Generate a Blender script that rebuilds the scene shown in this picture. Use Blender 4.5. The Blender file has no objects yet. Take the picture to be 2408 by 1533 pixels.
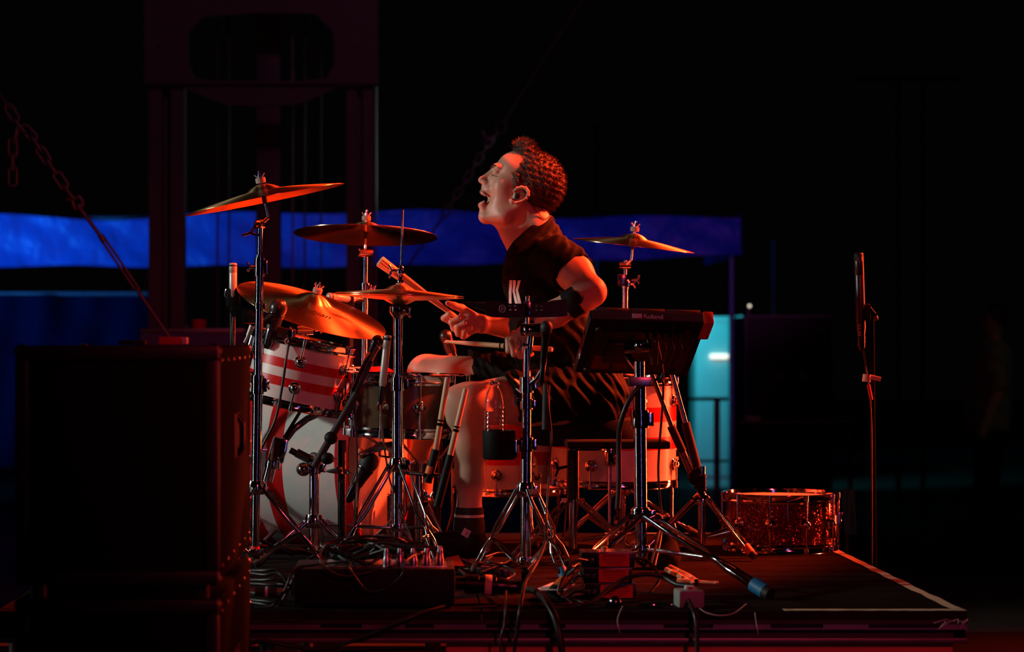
import bpy, bmesh, math, random
import numpy as np
from mathutils import Vector, Matrix, Quaternion

random.seed(7)
rng = np.random.default_rng(7)
R = math.radians
scene = bpy.context.scene
col = scene.collection

# ------------------------------------------------------------------ camera
FPX = 5400.0            # focal length in photograph pixels (2408 x 1533)
PX0, PY0 = 960.0, 808.0  # where the depth lines of riser and cases meet
ZR = 0.40               # riser deck height
ZC = ZR + 0.676         # camera height
def W(px, py, Y):
    return Vector(((px - PX0) * Y / FPX, Y, ZC - (py - PY0) * Y / FPX))
def S(Y):
    return FPX / Y      # photograph pixels per metre at depth Y

cam_d = bpy.data.cameras.new('camera')
cam = bpy.data.objects.new('camera', cam_d)
col.objects.link(cam)
cam.location = (0, 0, ZC)
cam.rotation_euler = (R(90), 0, 0)
cam_d.sensor_width = 36.0
cam_d.lens = FPX / 2408 * 36.0
cam_d.shift_x = (1204 - PX0) / 2408
cam_d.shift_y = (PY0 - 766.5) / 2408
cam_d.clip_end = 200
cam_d.dof.use_dof = True
cam_d.dof.focus_distance = 6.9
cam_d.dof.aperture_fstop = 3.2
scene.camera = cam

# ------------------------------------------------------------------ world and lights
world = bpy.data.worlds.new('night')
scene.world = world
world.use_nodes = True
wb = world.node_tree.nodes['Background']
wb.inputs[0].default_value = (0.55, 0.42, 0.5, 1)
wb.inputs[1].default_value = 0.0014

def lamp(name, kind, loc, target, energy, color, size=0.5, angle=40, blend=0.4):
    d = bpy.data.lights.new(name, kind)
    o = bpy.data.objects.new(name, d)
    col.objects.link(o)
    o.location = loc
    v = Vector(target) - Vector(loc)
    o.rotation_euler = v.to_track_quat('-Z', 'Y').to_euler()
    d.energy = energy
    d.color = color
    if kind == 'AREA':
        d.shape = 'DISK'
        d.size = size
    elif kind == 'SPOT':
        d.shadow_soft_size = size
        d.spot_size = R(angle)
        d.spot_blend = blend
    else:
        d.shadow_soft_size = size
    return o
def boom(name, loc, target, energy, color, w, h, spread=120):
    """tall side-boom light: a vertical bar of lamps"""
    o = lamp(name, 'AREA', loc, target, energy, color)
    d = o.data; d.shape = 'RECTANGLE'; d.size = w; d.size_y = h; d.spread = R(spread)
    v = Vector(target) - Vector(loc); v.z = 0
    o.rotation_euler = v.to_track_quat('-Z', 'Z').to_euler()
    o.rotation_euler = (R(90), 0, math.atan2(-v.x, v.y))
    return o
# red stage wash from the right, high up
lamp('red_wash', 'SPOT', (3.3, 6.45, 4.95), (0.42, 7.1, 1.75), 5300, (1.0, 0.060, 0.014), 0.10, 13, 0.3)
lamp('red_side_light', 'SPOT', (4.0, 8.4, 3.5), (0.3, 7.3, 0.95), 3600, (1.0, 0.060, 0.014), 0.12, 31, 0.4)
# cool white side boom on the left
lamp('white_key', 'SPOT', (-4.8, 6.35, 2.4), (-0.05, 6.95, 1.0), 440, (0.93, 1.0, 0.90), 0.12, 34, 0.5)
boom('white_boom', (-5.0, 5.7, 1.3), (0.0, 7.0, 1.1), 1.3, (0.80, 0.95, 1.0), 0.10, 2.2, 70)
# magenta wash from the house on the right of the camera
lamp('magenta_wash', 'SPOT', (2.6, -1.5, 3.6), (0.2, 7.2, 0.7), 360, (1.0, 0.035, 0.075), 0.25, 26, 0.5)
boom('violet_boom', (1.9, 0.6, 1.2), (0.3, 7.0, 1.0), 0.65, (0.42, 0.30, 1.0), 0.12, 2.4, 90)
# low red boom at the rear right
boom('rear_red_boom', (4.2, 8.9, 1.4), (0.2, 7.1, 1.0), 26, (1.0, 0.045, 0.014), 0.14, 2.2, 50)
# red back light from upstage
lamp('red_back_light', 'SPOT', (3.0, 11.0, 3.6), (0.22, 7.4, 1.12), 2300, (1.0, 0.055, 0.012), 0.12, 17.5, 0.35)
# blue light on the canopy, teal light on the cabinet far behind
lamp('blue_canopy_light', 'SPOT', (-7.0, 17.5, 0.6), (-4.3, 22.0, 2.2), 2200, (0.02, 0.27, 1.0), 0.3, 60, 0.9)
lamp('indigo_canopy_light', 'SPOT', (0.0, 16.0, 0.2), (0.9, 22.0, 2.15), 260, (0.10, 0.10, 1.0), 0.3, 62, 0.9)
lamp('teal_lamp', 'SPOT', (2.2, 22.25, 1.95), (3.2, 23.6, 0.8), 150, (0.03, 0.75, 0.85), 0.2, 60, 0.6)
lamp('tower_magenta_light', 'SPOT', (0.8, 6.0, 5.5), (-1.0, 13.5, 2.2), 110, (0.75, 0.20, 0.45), 0.3, 50, 0.8)
lamp('tower_edge_fill', 'SPOT', (4.0, 14.3, 2.3), (-0.19, 13.48, 2.3), 90, (0.7, 0.95, 0.9), 0.1, 14, 0.6)  # added lamp that brightens the tower's right edge, no known fixture
lamp('purple_back_light', 'SPOT', (1.5, 9.2, 4.6), (3.0, 21.5, 1.2), 330, (0.70, 0.10, 0.60), 0.2, 14, 0.6)
lamp('crew_fill_light', 'SPOT', (6.6, 11.5, 4.0), (4.06, 16.0, 0.7), 9, (1.0, 0.95, 0.68), 0.2, 13, 0.8)  # added fill that lifts the crew member out of the dark

scene.view_settings.view_transform = 'Standard'
scene.view_settings.look = 'None'
scene.view_settings.gamma = 1
scene.view_settings.use_curve_mapping = False
scene.view_settings.exposure = 0.0

# ------------------------------------------------------------------ materials
M = {}
def mat(name, color, rough=0.5, metal=0.0, var=0.12, nscale=30, bump=0.0, bscale=None, spec=0.5, **kw):
    m = bpy.data.materials.new(name)
    m.use_nodes = True
    nt = m.node_tree
    b = nt.nodes['Principled BSDF']
    tc = nt.nodes.new('ShaderNodeTexCoord')
    nz = nt.nodes.new('ShaderNodeTexNoise')
    nz.inputs['Scale'].default_value = nscale
    nz.inputs['Detail'].default_value = 4
    nt.links.new(tc.outputs['Object'], nz.inputs['Vector'])
    mx = nt.nodes.new('ShaderNodeMix')
    mx.data_type = 'RGBA'
    c = Vector(color)
    mx.inputs[6].default_value = (*(c * (1 - var)), 1)
    mx.inputs[7].default_value = (*[min(1, v * (1 + var)) for v in c], 1)
    nt.links.new(nz.outputs['Fac'], mx.inputs[0])
    nt.links.new(mx.outputs[2], b.inputs['Base Color'])
    rr = nt.nodes.new('ShaderNodeMapRange')
    rr.inputs[3].default_value = max(0.02, rough * 0.8)
    rr.inputs[4].default_value = min(1, rough * 1.2)
    nt.links.new(nz.outputs['Fac'], rr.inputs[0])
    nt.links.new(rr.outputs[0], b.inputs['Roughness'])
    b.inputs['Metallic'].default_value = metal
    b.inputs['Specular IOR Level'].default_value = spec
    if bump:
        n2 = nt.nodes.new('ShaderNodeTexNoise')
        n2.inputs['Scale'].default_value = bscale or nscale * 4
        n2.inputs['Detail'].default_value = 5
        nt.links.new(tc.outputs['Object'], n2.inputs['Vector'])
        bp = nt.nodes.new('ShaderNodeBump')
        bp.inputs['Strength'].default_value = bump
        bp.inputs['Distance'].default_value = 0.004 if nscale > 5 else 0.06
        nt.links.new(n2.outputs['Fac'], bp.inputs['Height'])
        nt.links.new(bp.outputs[0], b.inputs['Normal'])
    for k, v in kw.items():
        b.inputs[k].default_value = v
    M[name] = m
    return m

mat('chrome', (0.80, 0.80, 0.82), 0.07, 1.0, 0.06, 60, 0.03, 300)
mat('steel', (0.42, 0.42, 0.44), 0.28, 1.0, 0.15, 50, 0.05, 300)
mat('dark_chrome', (0.20, 0.20, 0.22), 0.18, 1.0, 0.2, 60)
mat('black_metal', (0.005, 0.005, 0.0055), 0.26, 0.0, 0.3, 60, 0.06, 250)
mat('black_plastic', (0.0045, 0.0045, 0.0048), 0.55, 0.0, 0.25, 50, 0.05, 400, spec=0.2)
mat('rubber', (0.010, 0.010, 0.010), 0.6, 0.0, 0.25, 50, 0.1, 300)
mat('cable_rubber', (0.014, 0.014, 0.014), 0.38, 0.0, 0.3, 40, 0.05, 300)
mat('drum_white', (0.72, 0.70, 0.67), 0.28, 0.0, 0.05, 12, 0.01, 200)
mat('drum_red', (0.60, 0.010, 0.012), 0.28, 0.0, 0.08, 12, 0.01, 200)
mat('drum_wood', (0.085, 0.045, 0.022), 0.22, 0.0, 0.35, 18, 0.02, 120)
mat('drum_head', (0.70, 0.69, 0.66), 0.5, 0.0, 0.08, 25, 0.05, 200)
mat('drum_hoop_black', (0.015, 0.014, 0.014), 0.25, 0.0, 0.2, 30)
mat('stick_wood', (0.66, 0.45, 0.25), 0.45, 0.0, 0.16, 40, 0.06, 120)
mat('stick_print', (0.008, 0.006, 0.006), 0.95, spec=0.05)
mat('felt', (0.30, 0.27, 0.24), 0.95, 0.0, 0.15, 80, 0.3, 500)
mat('skin', (0.56, 0.33, 0.235), 0.46, 0.0, 0.10, 45, 0.10, 260, **{'Subsurface Weight': 0.12, 'Subsurface Scale': 0.02})
mat('lip', (0.42, 0.15, 0.13), 0.4, 0.0, 0.1, 60)
mat('hair', (0.075, 0.040, 0.024), 0.5, 0.0, 0.4, 90, 0.1, 300, spec=0.25)
mat('brow_hair', (0.06, 0.04, 0.03), 0.5, 0.0, 0.4, 90)
mat('mouth_dark', (0.09, 0.018, 0.015), 0.4)
mat('tooth', (0.7, 0.65, 0.55), 0.3)
mat('tshirt', (0.0034, 0.0034, 0.0036), 0.85, 0.0, 0.3, 60, 0.2, 500, spec=0.10)
mat('shorts', (0.0042, 0.0040, 0.0042), 0.7, 0.0, 0.3, 50, 0.1, 400, spec=0.10)
mat('white_print', (0.78, 0.80, 0.78), 0.6, 0.0, 0.04)
mat('sock_white', (0.65, 0.64, 0.62), 0.9, 0.0, 0.1, 100, 0.2, 500)
mat('sock_black', (0.015, 0.015, 0.016), 0.9, 0.0, 0.2, 100, 0.2, 500)
mat('carpet', (0.024, 0.017, 0.017), 1.0, 0.0, 0.5, 9, 0.5, 500, spec=0.0)
mat('tape_yellow', (0.85, 0.76, 0.48), 0.6, 0.0, 0.18, 18, 0.1, 200)
mat('alu', (0.20, 0.19, 0.19), 0.42, 0.8, 0.25, 14, 0.05, 200)
mat('alu_dark', (0.05, 0.048, 0.05), 0.5, 0.7, 0.3, 14, 0.05, 200)
mat('stage_ply', (0.045, 0.032, 0.026), 0.7, 0.0, 0.4, 4, 0.2, 60)
mat('ground', (0.020, 0.020, 0.019), 0.95, 0.0, 0.4, 2, 0.3, 20)
mat('case_tolex', (0.0040, 0.0038, 0.0036), 0.85, 0.0, 0.3, 70, 0.35, 450, spec=0.06)
mat('case_trim', (0.026, 0.022, 0.023), 0.35, 0.0, 0.2, 50, 0.1, 300)
mat('grille_cloth', (0.010, 0.010, 0.010), 0.95, 0.0, 0.4, 200, 0.3, 900, spec=0.1)
mat('rivet', (0.65, 0.62, 0.6), 0.25, 1.0)
mat('red_label', (0.85, 0.030, 0.010), 0.55, 0.0, 0.08, 20)
mat('label_ink', (0.09, 0.006, 0.004), 0.6)
mat('red_tape', (0.55, 0.015, 0.010), 0.5, 0.0, 0.12, 30)
mat('blue_tape', (0.02, 0.20, 0.42), 0.5, 0.0, 0.12, 30)
mat('white_tape', (0.72, 0.71, 0.70), 0.55, 0.0, 0.08, 30)
mat('orange_tape', (0.75, 0.16, 0.02), 0.5, 0.0, 0.1, 30)
mat('grey_box', (0.30, 0.33, 0.31), 0.5, 0.0, 0.08, 30)
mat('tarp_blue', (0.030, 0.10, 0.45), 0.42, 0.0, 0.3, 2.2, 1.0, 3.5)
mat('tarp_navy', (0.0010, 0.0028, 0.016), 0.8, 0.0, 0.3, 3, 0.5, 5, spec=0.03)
mat('tower_paint', (0.075, 0.062, 0.070), 0.55, 0.2, 0.3, 5, 0.1, 60)
mat('galv', (0.22, 0.21, 0.23), 0.42, 0.7, 0.25, 12, 0.1, 90)
mat('rope', (0.10, 0.08, 0.085), 0.9, 0.0, 0.3, 60, 0.4, 300)
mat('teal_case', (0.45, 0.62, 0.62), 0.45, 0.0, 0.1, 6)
mat('case_dark', (0.012, 0.014, 0.014), 0.6, 0.0, 0.3, 8)
mat('far_shirt', (0.30, 0.27, 0.18), 0.9, 0.0, 0.1, 12)
mat('far_trousers', (0.02, 0.02, 0.022), 0.9)
mat('teal_cloth', (0.02, 0.12, 0.12), 0.8)
mat('mic_grey', (0.42, 0.38, 0.36), 0.4, 0.3, 0.1, 60)
mat('mic_black', (0.012, 0.012, 0.013), 0.3, 0.0, 0.2, 60)
mat('mesh_grille', (0.03, 0.03, 0.033), 0.4, 0.6, 0.5, 400, 0.6, 900)
mat('skirt_wood', (0.80, 0.22, 0.12), 0.6, 0.0, 0.35, 6, 0.1, 40)
mat('dull_sticker', (0.16, 0.012, 0.006), 0.6)
mat('pole_dark', (0.05, 0.048, 0.05), 0.6, 0.2, 0.3, 12)
mat('gold_pad', (0.35, 0.16, 0.05), 0.5)
mat('violet_lit_trunk', (0.10, 0.06, 0.16), 0.8)  # violet light on the trunk is put into this colour
mat('roland_grey', (0.85, 0.82, 0.82), 0.5)
mat('pad_rubber', (0.055, 0.030, 0.034), 0.6, 0.0, 0.15, 60, 0.2, 400)
mat('orange_cap', (0.62, 0.035, 0.012), 0.45, 0.0, 0.08, 30)
mat('matt_black', (0.003, 0.003, 0.003), 0.9, 0.0, 0.2, 60, spec=0.05)
mat('strap_black', (0.008, 0.008, 0.009), 0.9, 0.0, 0.3, 90, 0.2, 500, spec=0.15)
mat('clear_plastic', (0.95, 0.97, 0.97), 0.04, 0.0, 0.01, 20, **{'Transmission Weight': 1.0, 'IOR': 1.35})

# cymbal bronze: concentric lathe grooves, brushed round the axis
def cymbal_mat():
    m = mat('bronze', (0.78, 0.50, 0.24), 0.30, 1.0, 0.14, 14)
    nt = m.node_tree
    b = nt.nodes['Principled BSDF']
    b.inputs['Anisotropic'].default_value = 0.85
    b.inputs['Anisotropic Rotation'].default_value = 0.25
    tg = nt.nodes.new('ShaderNodeTangent')
    tg.direction_type = 'RADIAL'
    tg.axis = 'Z'
    nt.links.new(tg.outputs[0], b.inputs['Tangent'])
    tc = nt.nodes.new('ShaderNodeTexCoord')
    ln = nt.nodes.new('ShaderNodeVectorMath'); ln.operation = 'LENGTH'
    sx = nt.nodes.new('ShaderNodeVectorMath'); sx.operation = 'MULTIPLY'
    sx.inputs[1].default_value = (1, 1, 0)
    nt.links.new(tc.outputs['Object'], sx.inputs[0])
    nt.links.new(sx.outputs[0], ln.inputs[0])
    sn = nt.nodes.new('ShaderNodeMath'); sn.operation = 'MULTIPLY'; sn.inputs[1].default_value = 1800
    nt.links.new(ln.outputs['Value'], sn.inputs[0])
    s2 = nt.nodes.new('ShaderNodeMath'); s2.operation = 'SINE'
    nt.links.new(sn.outputs[0], s2.inputs[0])
    bp = nt.nodes.new('ShaderNodeBump')
    bp.inputs['Strength'].default_value = 0.02
    bp.inputs['Distance'].default_value = 0.0006
    nt.links.new(s2.outputs[0], bp.inputs['Height'])
    nt.links.new(bp.outputs[0], b.inputs['Normal'])
cymbal_mat()

# red sparkle wrap of the spare snare
def sparkle_mat():
    m = mat('red_sparkle', (0.16, 0.03, 0.025), 0.2, 0.0, 0.3, 6)
    nt = m.node_tree
    b = nt.nodes['Principled BSDF']
    tc = nt.nodes.new('ShaderNodeTexCoord')
    v = nt.nodes.new('ShaderNodeTexVoronoi')
    v.inputs['Scale'].default_value = 330
    nt.links.new(tc.outputs['Object'], v.inputs['Vector'])
    bp = nt.nodes.new('ShaderNodeBump')
    bp.inputs['Strength'].default_value = 0.0
    mx = nt.nodes.new('ShaderNodeMix'); mx.data_type = 'VECTOR'
    geo = nt.nodes.new('ShaderNodeNewGeometry')
    mx.inputs[0].default_value = 0.30
    cs = nt.nodes.new('ShaderNodeVectorMath'); cs.operation = 'MULTIPLY_ADD'
    cs.inputs[1].default_value = (2, 2, 2); cs.inputs[2].default_value = (-1, -1, -1)
    nt.links.new(v.outputs['Color'], cs.inputs[0])
    nt.links.new(geo.outputs['Normal'], mx.inputs[4])
    nt.links.new(cs.outputs[0], mx.inputs[5])
    nn = nt.nodes.new('ShaderNodeVectorMath'); nn.operation = 'NORMALIZE'
    nt.links.new(mx.outputs[1], nn.inputs[0])
    nt.links.new(nn.outputs[0], b.inputs['Normal'])
    b.inputs['Metallic'].default_value = 0.75
    b.inputs['Coat Weight'].default_value = 0.7
    b.inputs['Coat Roughness'].default_value = 0.05
sparkle_mat()
# ------------------------------------------------------------------ mesh helpers
def frame(d):
    d = Vector(d).normalized()
    a = Vector((0, 0, 1)) if abs(d.z) < 0.9 else Vector((0, 1, 0))
    x = a.cross(d).normalized()
    return x, d.cross(x).normalized(), d

class MB:
    def __init__(self):
        self.v = []; self.f = []; self.m = []; self.cur = 0
    def vert(self, p):
        self.v.append(tuple(p)); return len(self.v) - 1
    def face(self, *i):
        self.f.append(tuple(i)); self.m.append(self.cur)
    def box(self, c, size, rot=None, bev=0.0):
        c = Vector(c); h = Vector(size) / 2
        rot = rot or Matrix.Identity(3)
        if bev <= 0:
            ids = [self.vert(c + rot @ Vector((sx * h.x, sy * h.y, sz * h.z))) for sx in (-1, 1) for sy in (-1, 1) for sz in (-1, 1)]
            for q in ((0, 1, 3, 2), (4, 6, 7, 5), (0, 4, 5, 1), (2, 3, 7, 6), (0, 2, 6, 4), (1, 5, 7, 3)):
                self.face(*[ids[k] for k in q])
            return
        bm = bmesh.new()
        bmesh.ops.create_cube(bm, size=1)
        bmesh.ops.scale(bm, vec=size, verts=bm.verts)
        bmesh.ops.bevel(bm, geom=list(bm.edges), offset=bev, segments=2, affect='EDGES', profile=0.6)
        base = len(self.v)
        bm.verts.ensure_lookup_table()
        for v in bm.verts: self.v.append(tuple(c + rot @ v.co))
        for f in bm.faces:
            self.f.append(tuple(base + v.index for v in f.verts)); self.m.append(self.cur)
        bm.free()
    def tube(self, pts, r, n=10, closed=False, caps=True):
        pts = [Vector(p) for p in pts]
        N = len(pts)
        rs = r if isinstance(r, (list, tuple)) else [r] * N
        rings = []
        x = None
        for i in range(N):
            if closed:
                d = pts[(i + 1) % N] - pts[i - 1]
            elif i == 0: d = pts[1] - pts[0]
            elif i == N - 1: d = pts[-1] - pts[-2]
            else: d = (pts[i + 1] - pts[i]).normalized() + (pts[i] - pts[i - 1]).normalized()
            if d.length < 1e-9: d = Vector((0, 0, 1))
            d.normalize()
            if x is None: x, y, _ = frame(d)
            else:
                x = (x - d * x.dot(d))
                if x.length < 1e-6: x, y, _ = frame(d)
                x.normalize(); y = d.cross(x)
            rings.append([self.vert(pts[i] + (x * math.cos(2 * math.pi * k / n) + y * math.sin(2 * math.pi * k / n)) * rs[i]) for k in range(n)])
        M_ = N if closed else N - 1
        for i in range(M_):
            a, b = rings[i], rings[(i + 1) % N]
            for k in range(n):
                self.face(a[k], a[(k + 1) % n], b[(k + 1) % n], b[k])
        if caps and not closed:
            self.face(*rings[0][::-1]); self.face(*rings[-1])
    def cyl(self, a, b, r0, r1=None, n=16):
        self.tube([a, b], [r0, r0 if r1 is None else r1], n)
    def lathe(self, prof, origin=(0, 0, 0), axis=(0, 0, 1), n=48, mats=None, wobble=None):
        x, y, d = frame(axis); o = Vector(origin)
        rings = []
        for (r, z) in prof:
            if r < 1e-6: rings.append([self.vert(o + d * z)])
            else:
                rings.append([self.vert(o + d * z + (x * math.cos(2 * math.pi * k / n) + y * math.sin(2 * math.pi * k / n)) * r) for k in range(n)])
        for i in range(len(rings) - 1):
            if mats: self.cur = mats[i]
            a, b = rings[i], rings[i + 1]
            for k in range(n):
                k2 = (k + 1) % n
                if len(a) == 1 and len(b) == 1: continue
                if len(a) == 1: self.face(a[0], b[k2], b[k])
                elif len(b) == 1: self.face(a[k], a[k2], b[0])
                else: self.face(a[k], a[k2], b[k2], b[k])
    def ball(self, c, r, n=14, rot=None):
        r = Vector((r, r, r)) if not hasattr(r, '__len__') else Vector(r)
        rot = rot or Matrix.Identity(3); c = Vector(c)
        m = n // 2; rings = []
        for i in range(m + 1):
            t = math.pi * i / m
            if i in (0, m): rings.append([self.vert(c + rot @ Vector((0, 0, r.z * math.cos(t))))])
            else: rings.append([self.vert(c + rot @ Vector((r.x * math.sin(t) * math.cos(2 * math.pi * k / n), r.y * math.sin(t) * math.sin(2 * math.pi * k / n), r.z * math.cos(t)))) for k in range(n)])
        for i in range(m):
            a, b = rings[i], rings[i + 1]
            for k in range(n):
                k2 = (k + 1) % n
                if len(a) == 1: self.face(a[0], b[k], b[k2])
                elif len(b) == 1: self.face(a[k], b[0], a[k2])
                else: self.face(a[k], b[k], b[k2], a[k2])
    def bar(self, a, b, w, t, side=(0, 1, 0)):
        a, b = Vector(a), Vector(b); d = (b - a)
        L = d.length; d.normalize()
        s = Vector(side); s = (s - d * s.dot(d)).normalized(); u = d.cross(s)
        rot = Matrix((s, u, d)).transposed()
        self.box((a + b) / 2, (w, t, L), rot)
    def strip(self, pts, w, t, side=(0, 1, 0)):
        # flat sheet-metal strip along a polyline
        pts = [Vector(p) for p in pts]; rings = []
        for i, p in enumerate(pts):
            d = pts[min(i + 1, len(pts) - 1)] - pts[max(i - 1, 0)]
            d.normalize(); s = Vector(side); s = (s - d * s.dot(d)).normalized(); u = d.cross(s)
            rings.append([self.vert(p + s * (math.cos(math.pi * k / 5) * w / 2) + u * (math.sin(math.pi * k / 5) * t / 2)) for k in range(10)])
        for i in range(len(rings) - 1):
            for k in range(10):
                self.face(rings[i][k], rings[i][(k + 1) % 10], rings[i + 1][(k + 1) % 10], rings[i + 1][k])
        self.face(*rings[0][::-1]); self.face(*rings[-1])
    def poly(self, outline, thick, origin, ax, ay):
        # extruded outline: 2D points in plane (ax, ay) at origin
        ax, ay = Vector(ax).normalized(), Vector(ay).normalized()
        nrm = ax.cross(ay); o = Vector(origin)
        a = [self.vert(o + ax * p[0] + ay * p[1] + nrm * (thick / 2)) for p in outline]
        b = [self.vert(o + ax * p[0] + ay * p[1] - nrm * (thick / 2)) for p in outline]
        self.face(*a); self.face(*b[::-1]); n = len(a)
        for k in range(n): self.face(a[k], b[k], b[(k + 1) % n], a[(k + 1) % n])

def origin_of(o):
    p = Vector((0, 0, 0))
    while o is not None:
        p += o.location; o = o.parent
    return p

def mesh_from(mb, name, off, smooth=True, ang=55):
    me = bpy.data.meshes.new(name)
    off = Vector(off)
    me.from_pydata([(v[0] - off.x, v[1] - off.y, v[2] - off.z) for v in mb.v], [], mb.f)
    if mb.m and max(mb.m) > 0: me.polygons.foreach_set('material_index', mb.m)
    bm = bmesh.new(); bm.from_mesh(me)
    bmesh.ops.recalc_face_normals(bm, faces=bm.faces)
    bm.to_mesh(me); bm.free()
    if smooth:
        me.polygons.foreach_set('use_smooth', [True] * len(me.polygons))
        me.set_sharp_from_angle(angle=R(ang))
    me.update()
    return me

def part(name, mb, material, parent=None, smooth=True, label=None, loc=None, ang=55):
    """one mesh object; vertices are given in world space"""
    off = origin_of(parent) if parent is not None else Vector(loc or (0, 0, 0))
    me = mesh_from(mb, name, off, smooth, ang)
    for k in (material if isinstance(material, (list, tuple)) else [material]):
        me.materials.append(M[k])
    o = bpy.data.objects.new(name, me)
    col.objects.link(o)
    if parent is not None: o.parent = parent
    else: o.location = off
    if label: o['label'] = label
    return o

def tag(o, label, cat, group=None):
    o['label'] = label; o['category'] = cat
    if group: o['group'] = group
    return o
def struct(o):
    o['kind'] = 'structure'; return o
def thing(name, label, cat, loc, group=None):
    o = bpy.data.objects.new(name, None)
    o.empty_display_size = 0.05
    col.objects.link(o); o.location = loc
    return tag(o, label, cat, group)
def mk(name, material, parent, fn, *a, smooth=True, label=None, loc=None, ang=55, **k):
    mb = MB(); getattr(mb, fn)(*a, **k)
    return part(name, mb, material, parent, smooth, label, loc, ang)
def clone(o, parent, loc=None, rot=None):
    c = o.copy(); col.objects.link(c); c.parent = parent
    if loc is not None: c.location = loc
    if rot is not None: c.rotation_euler = rot
    return c

def text_mesh(name, body, size, origin, ax, ay, material, parent, depth=0.0006, squash=1.0, align='LEFT'):
    cu = bpy.data.curves.new(name, 'FONT')
    cu.body = body; cu.size = size; cu.extrude = depth; cu.align_x = align
    tmp = bpy.data.objects.new(name, cu); col.objects.link(tmp)
    dg = bpy.context.evaluated_depsgraph_get()
    me = bpy.data.meshes.new_from_object(tmp.evaluated_get(dg))
    bpy.data.objects.remove(tmp)
    ax, ay = Vector(ax).normalized(), Vector(ay).normalized(); nz = ax.cross(ay)
    off = Vector(origin) - origin_of(parent)
    for v in me.vertices:
        c = v.co.copy(); v.co = off + ax * c.x * squash + ay * c.y + nz * c.z
    me.materials.clear(); me.materials.append(M[material])
    o = bpy.data.objects.new(name, me); col.objects.link(o); o.parent = parent
    return o

def smooth_path(pts, n=8):
    """Catmull-Rom through points"""
    P = [Vector(p) for p in pts]
    P = [P[0] * 2 - P[1]] + P + [P[-1] * 2 - P[-2]]
    out = []
    for i in range(1, len(P) - 2):
        a, b, c, d = P[i - 1], P[i], P[i + 1], P[i + 2]
        for k in range(n):
            t = k / n
            out.append(0.5 * ((2 * b) + (c - a) * t + (2 * a - 5 * b + 4 * c - d) * t * t + (3 * b - a - 3 * c + d) * t ** 3))
    out.append(P[-2])
    return out

# ------------------------------------------------------------------ signed-distance modelling (bodies, clothes, hair)
def axis_grid(lo, hi, coarse, fine=()):
    xs = [lo]
    while xs[-1] < hi:
        h = coarse
        for (a, b, f) in fine:
            if a <= xs[-1] <= b: h = min(h, f)
        xs.append(xs[-1] + h)
    return np.array(xs, dtype=np.float32)

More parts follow.
